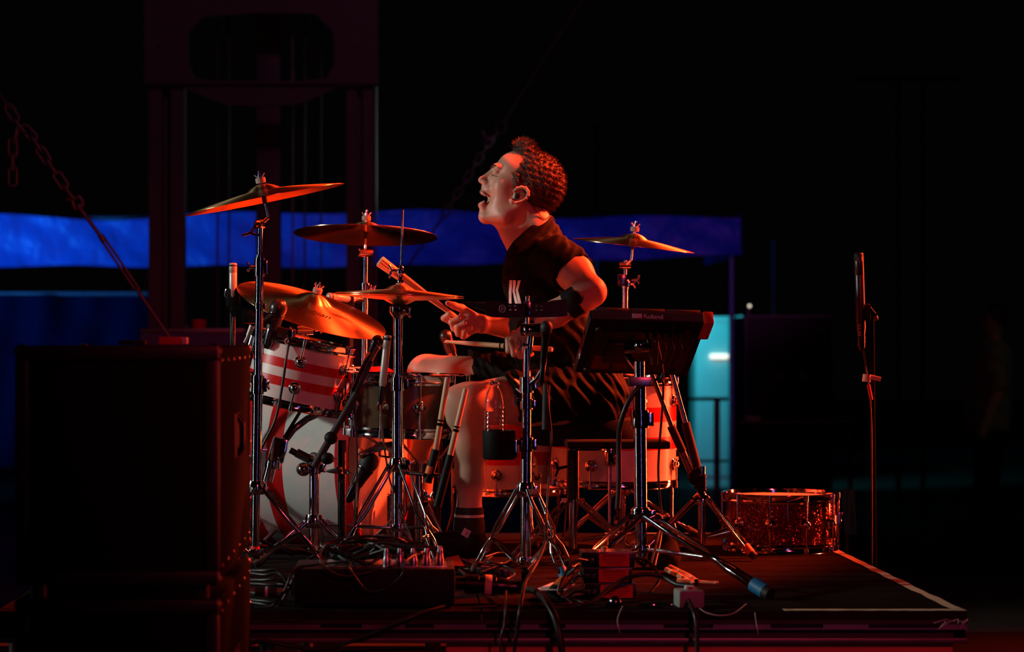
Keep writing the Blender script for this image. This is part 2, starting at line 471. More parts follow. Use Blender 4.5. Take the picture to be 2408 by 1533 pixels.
class SDF:
    def __init__(self, lo, hi, coarse, fx=(), fy=(), fz=()):
        self.ax = [axis_grid(lo[0], hi[0], coarse, fx), axis_grid(lo[1], hi[1], coarse, fy), axis_grid(lo[2], hi[2], coarse, fz)]
        self.F = np.full([len(a) for a in self.ax], 0.2, dtype=np.float32)
    def sub(self, lo, hi, m):
        sl = []
        for k in range(3):
            a = self.ax[k]
            i0 = int(np.searchsorted(a, lo[k] - m)); i1 = int(np.searchsorted(a, hi[k] + m))
            sl.append(slice(max(0, i0), min(len(a), max(i1, i0 + 1))))
        if any(s.start >= s.stop for s in sl): return None, None
        P = np.meshgrid(*[self.ax[k][sl[k]] for k in range(3)], indexing='ij')
        return tuple(sl), P
    def blend(self, sl, d, k, mode):
        f = self.F[sl]
        if mode == 'add':
            if k <= 0: self.F[sl] = np.minimum(f, d)
            else:
                h = np.maximum(k - np.abs(f - d), 0) / k
                self.F[sl] = np.minimum(f, d) - h * h * k * 0.25
        else:
            d = -d
            if k <= 0: self.F[sl] = np.maximum(f, d)
            else:
                h = np.maximum(k - np.abs(f - d), 0) / k
                self.F[sl] = np.maximum(f, d) + h * h * k * 0.25
    def cap(self, a, b, r0, r1, k=0.02, mode='add', m=0.05):
        a = np.array(a, dtype=np.float32); b = np.array(b, dtype=np.float32); r = max(r0, r1)
        sl, P = self.sub(np.minimum(a, b) - r, np.maximum(a, b) + r, m)
        if sl is None: return
        ba = b - a; L = float(ba @ ba) + 1e-12
        t = np.clip(((P[0] - a[0]) * ba[0] + (P[1] - a[1]) * ba[1] + (P[2] - a[2]) * ba[2]) / L, 0, 1)
        d = np.sqrt((P[0] - a[0] - t * ba[0]) ** 2 + (P[1] - a[1] - t * ba[1]) ** 2 + (P[2] - a[2] - t * ba[2]) ** 2) - (r0 + (r1 - r0) * t)
        self.blend(sl, d, k, mode)
    def chain(self, pts, k=0.02, m=0.05):
        for (a, ra), (b, rb) in zip(pts[:-1], pts[1:]): self.cap(a, b, ra, rb, k, 'add', m)
    def ell(self, c, r, rot=None, k=0.02, mode='add', m=0.05):
        c = np.array(c, dtype=np.float32); R_ = max(r)
        sl, P = self.sub(c - R_, c + R_, m)
        if sl is None: return
        Q = [P[0] - c[0], P[1] - c[1], P[2] - c[2]]
        if rot is not None:
            A = np.array(rot).T
            Q = [A[i, 0] * Q[0] + A[i, 1] * Q[1] + A[i, 2] * Q[2] for i in range(3)]
        k0 = np.sqrt((Q[0] / r[0]) ** 2 + (Q[1] / r[1]) ** 2 + (Q[2] / r[2]) ** 2)
        k1 = np.sqrt((Q[0] / r[0] ** 2) ** 2 + (Q[1] / r[1] ** 2) ** 2 + (Q[2] / r[2] ** 2) ** 2) + 1e-9
        self.blend(sl, (k0 * (k0 - 1) / k1).astype(np.float32), k, mode)
    def ecap(self, a, b, r0, r1, side, flat, k=0.02, m=0.05):
        """capsule that is 'flat' times wider along the unit vector side"""
        a = np.array(a, dtype=np.float32); b = np.array(b, dtype=np.float32); s = np.array(side, dtype=np.float32)
        r = max(r0, r1) * max(1, flat)
        sl, P = self.sub(np.minimum(a, b) - r, np.maximum(a, b) + r, m)
        if sl is None: return
        ba = b - a; L = float(ba @ ba) + 1e-12
        Q = [P[i] - a[i] for i in range(3)]
        t = np.clip((Q[0] * ba[0] + Q[1] * ba[1] + Q[2] * ba[2]) / L, 0, 1)
        V = [Q[i] - t * ba[i] for i in range(3)]
        ds = V[0] * s[0] + V[1] * s[1] + V[2] * s[2]
        V = [V[i] + ds * (1 / flat - 1) * s[i] for i in range(3)]
        self.blend(sl, np.sqrt(V[0] ** 2 + V[1] ** 2 + V[2] ** 2) - (r0 + (r1 - r0) * t), k, 'add')
    def cut(self, p, n, k=0.0):
        """remove everything on the side n points to"""
        p = np.array(p); n = np.array(n, dtype=float); n /= np.linalg.norm(n)
        X, Y, Z = np.meshgrid(*self.ax, indexing='ij', sparse=True)
        d = (X - p[0]) * n[0] + (Y - p[1]) * n[1] + (Z - p[2]) * n[2]
        self.F = np.maximum(self.F, d.astype(np.float32))
    def cut_local(self, p, n, c, rad):
        p = np.array(p); n = np.array(n, dtype=float); n /= np.linalg.norm(n); c = np.array(c)
        sl, P = self.sub(c - rad, c + rad, 0)
        d = (P[0] - p[0]) * n[0] + (P[1] - p[1]) * n[1] + (P[2] - p[2]) * n[2]
        out = np.sqrt((P[0] - c[0]) ** 2 + (P[1] - c[1]) ** 2 + (P[2] - c[2]) ** 2) - rad
        self.F[sl] = np.maximum(self.F[sl], np.minimum(d, -out))
    def warp(self, fn):
        X, Y, Z = np.meshgrid(*self.ax, indexing='ij', sparse=True)
        self.F = self.F + fn(X, Y, Z).astype(np.float32)
    def mesh(self, name, off, mats):
        F = self.F; ax = self.ax
        F[0], F[-1] = 0.1, 0.1; F[:, 0], F[:, -1] = 0.1, 0.1; F[:, :, 0], F[:, :, -1] = 0.1, 0.1
        s = F < 0
        n = [d - 1 for d in F.shape]
        cnt = np.zeros(n, dtype=np.int8)
        for i in (0, 1):
            for j in (0, 1):
                for k in (0, 1):
                    cnt += s[i:n[0] + i, j:n[1] + j, k:n[2] + k]
        I, J, K = np.nonzero((cnt > 0) & (cnt < 8))
        idx = np.full(n, -1, dtype=np.int32); idx[I, J, K] = np.arange(len(I))
        acc = np.zeros((len(I), 3)); num = np.zeros(len(I))
        cs = [(i, j, k) for i in (0, 1) for j in (0, 1) for k in (0, 1)]
        for a in cs:
            for d in range(3):
                if a[d]: continue
                b = list(a); b[d] = 1
                fa = F[I + a[0], J + a[1], K + a[2]]; fb = F[I + b[0], J + b[1], K + b[2]]
                c = (fa < 0) != (fb < 0)
                t = np.where(c, fa / np.where(c, fa - fb, 1), 0)
                p = np.stack([ax[0][I + a[0]], ax[1][J + a[1]], ax[2][K + a[2]]], 1).astype(float)
                q = np.stack([ax[0][I + b[0]], ax[1][J + b[1]], ax[2][K + b[2]]], 1)
                acc += np.where(c[:, None], p + (q - p) * t[:, None], 0); num += c
        V = acc / num[:, None]
        faces = []
        for d in range(3):
            u, v = (d + 1) % 3, (d + 2) % 3
            A = [slice(None)] * 3; B = [slice(None)] * 3
            A[d] = slice(0, -1); B[d] = slice(1, None)
            sa, sb = s[tuple(A)], s[tuple(B)]
            E = np.argwhere(sa != sb)
            ok = (E[:, u] > 0) & (E[:, v] > 0) & (E[:, u] < n[u]) & (E[:, v] < n[v])
            E = E[ok]
            def g(du, dv):
                e = E.copy(); e[:, u] += du; e[:, v] += dv
                return idx[e[:, 0], e[:, 1], e[:, 2]]
            Q = np.stack([g(-1, -1), g(0, -1), g(0, 0), g(-1, 0)], 1)
            fl = ~sa[E[:, 0], E[:, 1], E[:, 2]]
            Q[fl] = Q[fl][:, ::-1]
            faces.append(Q)
        Q = np.concatenate(faces); Q = Q[(Q >= 0).all(1)]
        me = bpy.data.meshes.new(name)
        me.vertices.add(len(V)); me.vertices.foreach_set('co', (V - np.array(off)).astype(np.float32).ravel())
        me.loops.add(Q.size); me.loops.foreach_set('vertex_index', Q.ravel().astype(np.int32))
        me.polygons.add(len(Q)); me.polygons.foreach_set('loop_start', np.arange(0, Q.size, 4, dtype=np.int32))
        me.update(calc_edges=True); me.validate()
        me.polygons.foreach_set('use_smooth', [True] * len(me.polygons))
        for k in mats: me.materials.append(M[k])
        return me
# ------------------------------------------------------------------ stage floor, ground, riser
o = struct(mk('floor', 'stage_ply', None, 'box', (0, 6.9, -0.03), (15, 11.2, 0.06), smooth=False))
o = struct(mk('ground', 'ground', None, 'box', (0, 25, -0.45), (90, 70, 0.1), smooth=False))

YF, YB, XL, XR = 5.8, 8.2, -1.04, 1.412
riser = thing('drum_riser', 'low black carpeted drum riser with aluminium rail front carrying the whole kit', 'riser', ((XL + XR) / 2, (YF + YB) / 2, 0))
def strip_box(name, m, x0, x1, y0, y1, z0, z1, parent, bev=0.0, **k):
    return mk(name, m, parent, 'box', ((x0 + x1) / 2, (y0 + y1) / 2, (z0 + z1) / 2), (x1 - x0, y1 - y0, z1 - z0), None, bev, smooth=bev > 0, **k)
xm = XL + (XR - XL) / 2
for a, b in ((XL, xm - 0.002), (xm + 0.002, XR)):
    for c, d in ((YF, 6.998), (7.002, YB)):
        strip_box('deck_panel', 'carpet', a, b, c, d, ZR - 0.022, ZR, riser, label='black carpeted deck panel')
# front rail: plates between the dark pockets, ridge, recess, bottom rail
def px2x(px, Y=YF): return (px - PX0) * Y / FPX
def py2z(py, Y=YF): return ZC - (py - PY0) * Y / FPX
slots = [(753, 851), (952, 1020), (1143, 1224), (1268, 1330), (1561, 1677), (1812, 1936), (2043, 2212)]
strip_box('rail_back', 'alu_dark', XL, XR, YF + 0.02, YF + 0.05, py2z(1512), ZR - 0.024, riser)
edges = [XL] + [v for a, b in slots for v in (px2x(a), px2x(b))] + [XR]
for i in range(0, len(edges), 2):
    strip_box('rail_plate', 'alu', edges[i], edges[i + 1], YF + 0.002, YF + 0.02, py2z(1477), py2z(1446), riser)
strip_box('rail_ridge', 'alu', XL, XR, YF - 0.006, YF + 0.02, py2z(1480), py2z(1476), riser)
strip_box('rail_lip', 'alu_dark', XL, XR, YF - 0.002, YF + 0.02, ZR - 0.032, ZR - 0.022, riser)
strip_box('rail_bottom', 'alu', XL, XR, YF - 0.004, YF + 0.02, py2z(1512), py2z(1500), riser, 0.003)
mb = MB()
a0, a1, zz, hh = px2x(629), px2x(711), py2z(1458), 0.005
mb.tube([(a0, YF, zz), (a1, YF, zz)], hh, 10)
part('handle_slot', mb, 'rubber', riser)
strip_box('side_rail', 'alu', XR - 0.03, XR, YF + 0.02, YB, py2z(1512), ZR - 0.024, riser)
strip_box('side_rail', 'alu', XL, XL + 0.03, YF + 0.02, YB, py2z(1512), ZR - 0.024, riser)
strip_box('rear_rail', 'alu', XL, XR, YB - 0.03, YB, py2z(1512), ZR - 0.024, riser)
for x in (XL + 0.04, -0.36, xm, 0.72, 1.01, XR - 0.04):
    for y in (YF + 0.08, 7.0, YB - 0.08):
        mk('leg', 'alu', riser, 'cyl', (x, y, 0), (x, y, ZR - 0.024), 0.024)
strip_box('skirt_board', 'skirt_wood', px2x(1050), XR - 0.03, YF + 0.03, YF + 0.045, 0.0, py2z(1513), riser, label='dull reddish board below the rails')
# pale edge tape, slightly ragged
def tape(p, q, w, seed):
    r = random.Random(seed); mb = MB(); p, q = Vector(p), Vector(q)
    d = (q - p).normalized(); s = Vector((-d.y, d.x, 0)); n = 26; L = []
    for i in range(n + 1):
        c = p.lerp(q, i / n)
        a = mb.vert(c + s * (w / 2 + r.uniform(-.004, .004)) + Vector((0, 0, .0016)))
        b = mb.vert(c - s * (w / 2 + r.uniform(-.004, .004)) + Vector((0, 0, .0016)))
        L.append((a, b))
    for i in range(n): mb.face(L[i][0], L[i][1], L[i + 1][1], L[i + 1][0])
    return part('edge_tape', mb, 'tape_yellow', riser, smooth=False, label='ragged pale yellow edge tape')
tape((XR - 0.018, YF + 0.03, ZR), (XR - 0.018, YB - 0.02, ZR), 0.030, 1)
tape((px2x(1845), YF + 0.022, ZR), (XR, YF + 0.022, ZR), 0.034, 2)
tape((0.70, YB - 0.03, ZR), (XR - 0.04, YB - 0.03, ZR), 0.026, 3)
# frayed tape ends hanging off the corner
mb = MB()
for k in range(7):
    p = Vector((XR - random.uniform(0, .1), YF - 0.004, ZR - 0.024)); q = p + Vector((random.uniform(-.05, .03), -0.008, -random.uniform(.003, .02)))
    mb.tube([p, (p + q) / 2 + Vector((0.01, 0, 0.008)), q], 0.0009, 5)
part('frayed_thread', mb, 'white_tape', riser)

# ------------------------------------------------------------------ stacked cases on the left
def road_case(z0, z1, label, seed):
    x0, x1, y0, y1 = -0.822, -0.395, 4.8, 5.75
    t = thing('speaker_cabinet', label, 'cabinet', ((x0 + x1) / 2, (y0 + y1) / 2, z0), 'stacked black cabinets')
    cx, cy = (x0 + x1) / 2, (y0 + y1) / 2
    feet = 0.03
    mk('body', 'case_tolex', t, 'box', (cx, cy + 0.012, (z0 + feet + z1) / 2), (x1 - x0, y1 - y0 - 0.024, z1 - z0 - feet), None, 0.014)
    fw = 0.03
    for (a, b, c, d) in ((x0, x1, z1 - fw, z1), (x0, x1, z0 + feet, z0 + feet + fw), (x0, x0 + fw, z0 + feet + fw, z1 - fw), (x1 - fw, x1, z0 + feet + fw, z1 - fw)):
        mk('front_trim', 'case_trim', t, 'box', ((a + b) / 2, y0 + 0.006, (c + d) / 2), (b - a, 0.03, d - c), None, 0.006)
    mk('grille', 'grille_cloth', t, 'box', (cx, y0 + 0.012, (z0 + feet + z1) / 2), (x1 - x0 - 2 * fw, 0.012, z1 - z0 - feet - 2 * fw), smooth=False)
    for sx in (x0 + 0.012, x1 - 0.012):
        for sy in (y0 + 0.01, y1 - 0.012):
            mk('corner', 'case_trim', t, 'ball', (sx, sy, z1 - 0.012), 0.0165)
            mk('corner', 'case_trim', t, 'ball', (sx, sy, z0 + feet + 0.012), 0.0165)
            mk('foot', 'rubber', t, 'cyl', (sx + (0.03 if sx < cx else -0.03), sy + (0.03 if sy < cy else -0.03), z0), (sx + (0.03 if sx < cx else -0.03), sy + (0.03 if sy < cy else -0.03), z0 + feet + 0.001), 0.018)
    ref = None
    def rivet(y, z):
        nonlocal ref
        if ref is None:
            ref = mk('rivet', 'rivet', t, 'ball', (x1 + 0.0005, y, z), (0.003, 0.0055, 0.0055), 8); ref_loc = (y, z)
            ref['y'] = y; ref['z'] = z
        else:
            clone(ref, t, (0, y - ref['y'], z - ref['z']))
    for k in range(6):
        y = y0 + 0.06 + k * 0.165
        rivet(y, z1 - 0.03); rivet(y, z0 + feet + 0.035)
    for k in range(3):
        rivet(y1 - 0.025, z0 + feet + 0.12 + k * 0.14)
    # recessed side handle
    zc = (z0 + z1) / 2 + 0.06
    mk('handle_cup', 'rubber', t, 'box', (x1 + 0.001, cy, zc), (0.004, 0.16, 0.10), None, 0.0015)
    mb = MB(); mb.tube(smooth_path([(x1, cy, zc + 0.045), (x1 + 0.012, cy, zc + 0.03), (x1 + 0.014, cy, zc), (x1 + 0.012, cy, zc - 0.03), (x1, cy, zc - 0.045)], 5), 0.007, 8)
    part('handle', mb, 'black_metal', t)
    return t
road_case(0.0, 0.541, 'black riveted cabinet at the bottom of the stack on the left', 1)
road_case(0.541, 1.072, 'black riveted cabinet on top of the stack on the left', 2)

# ------------------------------------------------------------------ lifting tower behind the kit
YT = 13.5; sT = S(YT)
def TX(px, Y=YT): return (px - PX0) * Y / FPX
def TZ(py, Y=YT): return ZC - (py - PY0) * Y / FPX
tw = thing('lifting_tower', 'tall dark steel lifting tower with plated head behind the cymbals', 'tower', (TX(617), YT, -0.4))
for a, b in ((352, 436), (815, 878)):
    mb = MB(); x0, x1 = TX(a), TX(b); w = x1 - x0
    for (xa, xb) in ((x0, x0 + w * .38), (x0 + w * .62, x1)):
        mb.box(((xa + xb) / 2, YT, (TZ(-60) - 0.4) / 2), (xb - xa, 0.12, TZ(-60) + 0.4))
    mb.box(((x0 + x1) / 2, YT + 0.05, (TZ(-60) - 0.4) / 2), (w * .9, 0.02, TZ(-60) + 0.4))
    part('column', mb, 'tower_paint', tw, smooth=False)
mk('centre_column', 'tower_paint', tw, 'box', (TX(620), YT + 0.5, 1.5), (0.15, 0.12, 3.8), None, 0.01)
# head plate with an eight-sided opening
mb = MB()
outer = [(343, -60), (617, -60), (890, -60), (890, 60), (890, 205), (800, 208), (700, 250), (617, 254), (530, 250), (432, 208), (343, 200), (343, 60)]
inner = [(480, 45), (617, 34), (745, 38), (785, 80), (788, 150), (770, 188), (700, 196), (617, 196), (530, 196), (462, 188), (446, 150), (446, 80)]
fr = [[], [], [], []]
for (a, b) in outer:
    fr[0].append(mb.vert((TX(a), YT - 0.09, TZ(b)))); fr[1].append(mb.vert((TX(a), YT - 0.05, TZ(b))))
for (a, b) in inner:
    fr[2].append(mb.vert((TX(a), YT - 0.09, TZ(b)))); fr[3].append(mb.vert((TX(a), YT - 0.05, TZ(b))))
n = len(outer)
for k in range(n):
    j = (k + 1) % n
    mb.face(fr[0][k], fr[0][j], fr[2][j], fr[2][k]); mb.face(fr[1][k], fr[3][k], fr[3][j], fr[1][j])
    mb.face(fr[0][k], fr[1][k], fr[1][j], fr[0][j]); mb.face(fr[2][k], fr[2][j], fr[3][j], fr[3][k])
part('head_plate', mb, 'tower_paint', tw, smooth=False)
mk('head_flange', 'tower_paint', tw, 'box', (TX(617), YT - 0.1, TZ(200)), (TX(890) - TX(343), 0.06, 0.018), None, 0.004)
for (p, r, m) in ((505, .006, 'tower_paint'), (532, .006, 'tower_paint'), (684, .006, 'galv'), (713, .006, 'tower_paint'), (752, .005, 'tower_paint')):
    mk('lift_rod', m, tw, 'cyl', (TX(p), YT + 0.2, -0.4), (TX(p), YT + 0.2, TZ(-60)), r, None, 8)
mk('rod_coupling', 'galv', tw, 'cyl', (TX(684), YT + 0.2, TZ(192)), (TX(684), YT + 0.2, TZ(158)), .013, None, 10)
mk('lit_edge_rod', 'galv', tw, 'cyl', (TX(884), YT - 0.02, -0.4), (TX(884), YT - 0.02, TZ(205)), 0.008, None, 10)  # pale rod added to imitate the lit edge of the right column
for p in (380, 840):
    mk('bolt', 'galv', tw, 'ball', (TX(p), YT - 0.095, TZ(110)), 0.012, 8)

# equipment trunk with odds and ends in front of the tower
YE = 12.3
tr = thing('equipment_trunk', 'violet lit equipment trunk standing before the lifting tower', 'trunk', (TX(470, YE), YE, 0))
mk('body', 'violet_lit_trunk', tr, 'box', (TX(465, YE), YE, TZ(774, YE) / 2), (TX(585, YE) - TX(345, YE), 0.6, TZ(774, YE)), None, 0.01)
mk('lid_edge', 'galv', tr, 'box', (TX(465, YE), YE - 0.3, TZ(778, YE)), (TX(585, YE) - TX(345, YE), 0.015, 0.02), None, 0.003)
zt = TZ(774, YE)
c = mk('red_light_cup', 'red_tape', None, 'lathe', [(0, 0), (.035, 0), (.042, .05), (.038, .05), (.032, .004), (0, .004)], (TX(472, YE), YE - .1, zt), loc=(TX(472, YE), YE - .1, zt), n=20)  # cup shape added in place of a small red light
tag(c, 'small red cup added in place of a red light on the violet lit trunk', 'cup')
c = mk('crushed_foil', 'galv', None, 'ball', (TX(442, YE), YE - .1, zt + .011), (.016, .014, .011), 8, loc=(TX(442, YE), YE - .1, zt))
tag(c, 'tiny shiny scrap beside the red cup on the trunk', 'scrap')

# red and white packet lying on top of the near cabinet stack
pk = thing('red_packet', 'red packet with white end lying on the top cabinet', 'packet', (px2x(405, 5.6), 5.6, 1.073))
mk('wrap', 'red_tape', pk, 'box', (px2x(402, 5.6), 5.6, 1.073 + 0.010), (0.055, 0.05, 0.019), None, 0.003)
mk('end_flap', 'white_tape', pk, 'box', (px2x(435, 5.6), 5.6, 1.073 + 0.010), (0.012, 0.05, 0.017), None, 0.002)
c = mk('flat_remote', 'black_plastic', None, 'box', (px2x(312, 5.6), 5.6, 1.073 + .006), (0.065, 0.03, 0.011), None, 0.003, loc=(px2x(312, 5.6), 5.6, 1.073))
tag(c, 'flat black remote lying on the top cabinet', 'remote')

# ------------------------------------------------------------------ chain at the far left
def link_pts(L, w):
    pts = []
    r = w / 2; h = L / 2 - r
    for k in range(9): a = math.pi * k / 8; pts.append((r * math.cos(a), h + r * math.sin(a)))
    for k in range(9): a = math.pi + math.pi * k / 8; pts.append((r * math.cos(a), -h + r * math.sin(a)))
    return pts
def add_link(parent, c, d, L, w, r, face, m='galv'):
    d = Vector(d).normalized(); s = Vector((0, 1, 0)) if not face else Vector((0, 1, 0)).cross(d).normalized()
    s = (s - d * s.dot(d)).normalized()
    mb = MB(); mb.tube([Vector(c) + s * a + d * b for a, b in link_pts(L, w)], r, 7, closed=True)
    return part('chain_link', mb, m, parent)
YCH = 10.0
ch = thing('guy_chain', 'hanging steel guy chain with a loose tail at the left edge', 'chain', W(180, 475, YCH))
mk('wire_rope', 'rope', ch, 'tube', [W(-260, -150, YCH), W(0, 222, YCH), W(26, 258, YCH)], 0.006, 7)
pth = [(28, 266), (46, 296), (68, 312), (86, 338), (102, 364), (122, 392), (143, 424), (162, 452)]
for i, (a, b) in enumerate(pth):
    A = Vector(W(*pth[i - 1], YCH)) if i else W(20, 252, YCH)
    B = W(*pth[i + 1], YCH) if i + 1 < len(pth) else W(178, 470, YCH)
    add_link(ch, W(a, b, YCH), B - A, 0.085, 0.036, 0.0062, i % 2 == 0)
for i, (a, b) in enumerate([(38, 318), (30, 347), (30, 382), (30, 415)]):
    add_link(ch, W(a, b, YCH), Vector((0.25, 0, 1)) if i == 0 else Vector((0, 0, 1)), 0.085, 0.036, 0.0062, i % 2 == 1)
mb = MB(); mb.tube(smooth_path([W(168, 466, YCH), W(176, 490, YCH), W(190, 490, YCH), W(194, 474, YCH), W(184, 460, YCH)], 5), 0.009, 8)
part('shackle', mb, 'galv', ch)
mk('shackle_pin', 'galv', ch, 'cyl', W(156, 470, YCH), W(188, 462, YCH), 0.008, None, 10)
mk('eye', 'galv', ch, 'ball', W(186, 486, YCH), 0.018, 10)
mk('turnbuckle_rod', 'galv', ch, 'cyl', W(188, 490, YCH), W(240, 560, YCH), 0.009, None, 8)
for dx in (-5, 6):
    mk('turnbuckle_side', 'galv', ch, 'cyl', W(240 + dx, 560, YCH), W(322 + dx, 680, YCH), 0.006, None, 8)
mk('turnbuckle_end', 'galv', ch, 'cyl', W(236, 553, YCH), W(246, 569, YCH), 0.014, None, 8)
mk('lower_rod', 'galv', ch, 'cyl', W(322, 680, YCH), W(700, 1235, YCH), 0.009, None, 8)

# rope with hook and chain behind the drummer
YRP = 14.0
rp = thing('guy_rope', 'thin guy rope with hook and chain slanting behind the drummer', 'rope', W(1175, 300, YRP))
mk('rope_line', 'rope', rp, 'cyl', W(1400, -50, YRP), W(1182, 290, YRP), 0.006, None, 7)
mb = MB(); mb.tube([W(1178 + 11 * math.cos(a), 298 + 15 * math.sin(a), YRP) for a in [2 * math.pi * k / 14 for k in range(14)]], 0.006, 7, closed=True)
part('thimble', mb, 'rope', rp)
mb = MB(); mb.tube(smooth_path([W(1170, 312, YRP), W(1150, 330, YRP), W(1140, 318, YRP), W(1135, 306, YRP)], 5), 0.010, 7)
part('hook', mb, 'galv', rp)
A, B = W(1156, 325, YRP), W(1046, 505, YRP)
for i in range(9):
    add_link(rp, A.lerp(B, (i + .5) / 9), B - A, (B - A).length / 9 * 1.28, 0.036, 0.0065, i % 2 == 0)
mk('strap', 'rope', rp, 'bar', B, W(948, 640, YRP), 0.05, 0.006, (0, 1, 0.3), smooth=False)
mk('lower_strap', 'rope', rp, 'bar', W(948, 640, YRP), W(700, 1080, YRP), 0.05, 0.006, (0, 1, 0.3), smooth=False)

# ------------------------------------------------------------------ blue canopy far behind
YCN = 22.0
def cloth(name, m, x0, x1, ztop, zbot, Y, parent, nx=90, nz=10, amp=0.03, seed=0, wave=3.0):
    r = random.Random(seed); ph = [r.uniform(0, 6) for _ in range(8)]
    mb = MB(); g = []
    for i in range(nx + 1):
        u = i / nx; x = x0 + (x1 - x0) * u; rowi = []
        for j in range(nz + 1):
            v = j / nz
            zt_, zb_ = ztop(u), zbot(u)
            z = zt_ + (zb_ - zt_) * v
            y = Y + amp * (math.sin(x * wave + ph[0] + v * 2.0) + .6 * math.sin(x * wave * 2.3 + ph[1] - v * 3) * v + .5 * math.sin(x * wave * 4.7 + ph[2] + 5 * v) + .35 * math.sin(x * 9.1 - v * 7 + ph[3]))
            y -= 0.05 * v * v
            rowi.append(mb.vert((x, y, z)))
        g.append(rowi)
    for i in range(nx):
        for j in range(nz):
            mb.face(g[i][j], g[i + 1][j], g[i + 1][j + 1], g[i][j + 1])
    o = part(name, mb, m, parent)
    return o
cn = thing('canopy', 'long blue tarpaulin canopy on purple poles behind the drummer', 'canopy', (TX(1725, YCN), YCN, -0.4))
xa, xb = TX(-120, YCN), TX(1740, YCN)
def zt_f(u):
    return TZ(505 + 8 * math.sin(u * 9) - 6 * math.sin(u * 23), YCN)
def zb_f(u):
    return TZ(626 - 26 * max(0, (u - .55)) / .45 + 3 * math.sin(u * 31), YCN)
cloth('valance', 'tarp_blue', xa, xb, zt_f, zb_f, YCN, cn, 220, 14, 0.022, 3, 2.3)
mb = MB()
q = [mb.vert((xb, YCN - .04, TZ(504, YCN))), mb.vert((xb + .05, YCN + 3, TZ(504, YCN))), mb.vert((xb + .05, YCN + 3, TZ(600, YCN))), mb.vert((xb, YCN - .04, TZ(600, YCN)))]
mb.face(*q); part('side_valance', mb, 'tarp_blue', cn, smooth=False)
mb = MB()
q = [mb.vert((xa, YCN, TZ(506, YCN))), mb.vert((xb, YCN, TZ(506, YCN))), mb.vert((xb, YCN + 3, TZ(506, YCN))), mb.vert((xa, YCN + 3, TZ(506, YCN)))]
mb.face(*q); part('roof_sheet', mb, 'tarp_navy', cn, smooth=False)
for x in (TX(1724, YCN), TX(360, YCN), TX(-80, YCN)):
    mk('pole', 'galv', cn, 'cyl', (x, YCN + 0.09, -0.4), (x, YCN + 0.09, TZ(512, YCN)), 0.028, None, 12)
mk('top_rail', 'galv', cn, 'cyl', (xa, YCN + 0.10, TZ(512, YCN)), (xb, YCN + 0.10, TZ(512, YCN)), 0.02, None, 8)
mk('wall_rail', 'galv', cn, 'cyl', (TX(-120, YCN), YCN + 0.06, TZ(690, YCN)), (TX(345, YCN), YCN + 0.06, TZ(690, YCN)), 0.02, None, 8)
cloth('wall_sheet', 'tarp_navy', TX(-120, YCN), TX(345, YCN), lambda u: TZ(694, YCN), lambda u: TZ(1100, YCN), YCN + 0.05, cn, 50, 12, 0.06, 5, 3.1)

# ------------------------------------------------------------------ teal-lit cabinet, rail, dark cases, lamps far behind on the right
YK = 23.6
tc_ = thing('metal_cabinet', 'tall metal cabinet washed in teal light behind the sampling pad', 'cabinet', (TX(1692, YK), YK, -0.4))
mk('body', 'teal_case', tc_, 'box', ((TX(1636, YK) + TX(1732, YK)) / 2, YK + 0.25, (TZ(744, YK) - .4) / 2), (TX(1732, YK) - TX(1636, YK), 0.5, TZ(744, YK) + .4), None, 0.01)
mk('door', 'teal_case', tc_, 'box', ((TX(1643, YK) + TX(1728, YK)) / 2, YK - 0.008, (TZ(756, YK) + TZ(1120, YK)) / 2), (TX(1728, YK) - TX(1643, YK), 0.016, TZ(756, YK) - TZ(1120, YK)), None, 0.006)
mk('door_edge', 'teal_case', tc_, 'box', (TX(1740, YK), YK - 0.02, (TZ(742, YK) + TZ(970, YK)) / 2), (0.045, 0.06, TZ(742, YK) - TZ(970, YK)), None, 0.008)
mk('top_strip', 'white_tape', tc_, 'box', (TX(1695, YK), YK - 0.012, TZ(752, YK)), (0.2, 0.02, 0.02), None, 0.004)
em = bpy.data.materials.new('tube_glow'); em.use_nodes = True
eb = em.node_tree.nodes['Principled BSDF']
eb.inputs['Emission Color'].default_value = (1.0, 0.93, 0.72, 1); eb.inputs['Emission Strength'].default_value = 1.3
eb.inputs['Base Color'].default_value = (.8, .8, .75, 1)
nz = em.node_tree.nodes.new('ShaderNodeTexNoise'); nz.inputs['Scale'].default_value = 14
mr = em.node_tree.nodes.new('ShaderNodeMapRange'); mr.inputs[3].default_value = 0.5; mr.inputs[4].default_value = 2.2
em.node_tree.links.new(nz.outputs['Fac'], mr.inputs[0]); em.node_tree.links.new(mr.outputs[0], eb.inputs['Emission Strength'])
M['tube_glow'] = em
tl = thing('tube_lamp', 'short glowing strip lamp fixed on the teal cabinet', 'lamp', (TX(1688, YK), YK - 0.04, TZ(838, YK)))
mk('tube', 'tube_glow', tl, 'cyl', (TX(1669, YK), YK - 0.045, TZ(838, YK)), (TX(1710, YK), YK - 0.045, TZ(838, YK)), 0.024, None, 12)
mk('backplate', 'teal_case', tl, 'box', (TX(1689, YK), YK - 0.02, TZ(838, YK)), (0.18, 0.012, 0.04), None, 0.003)

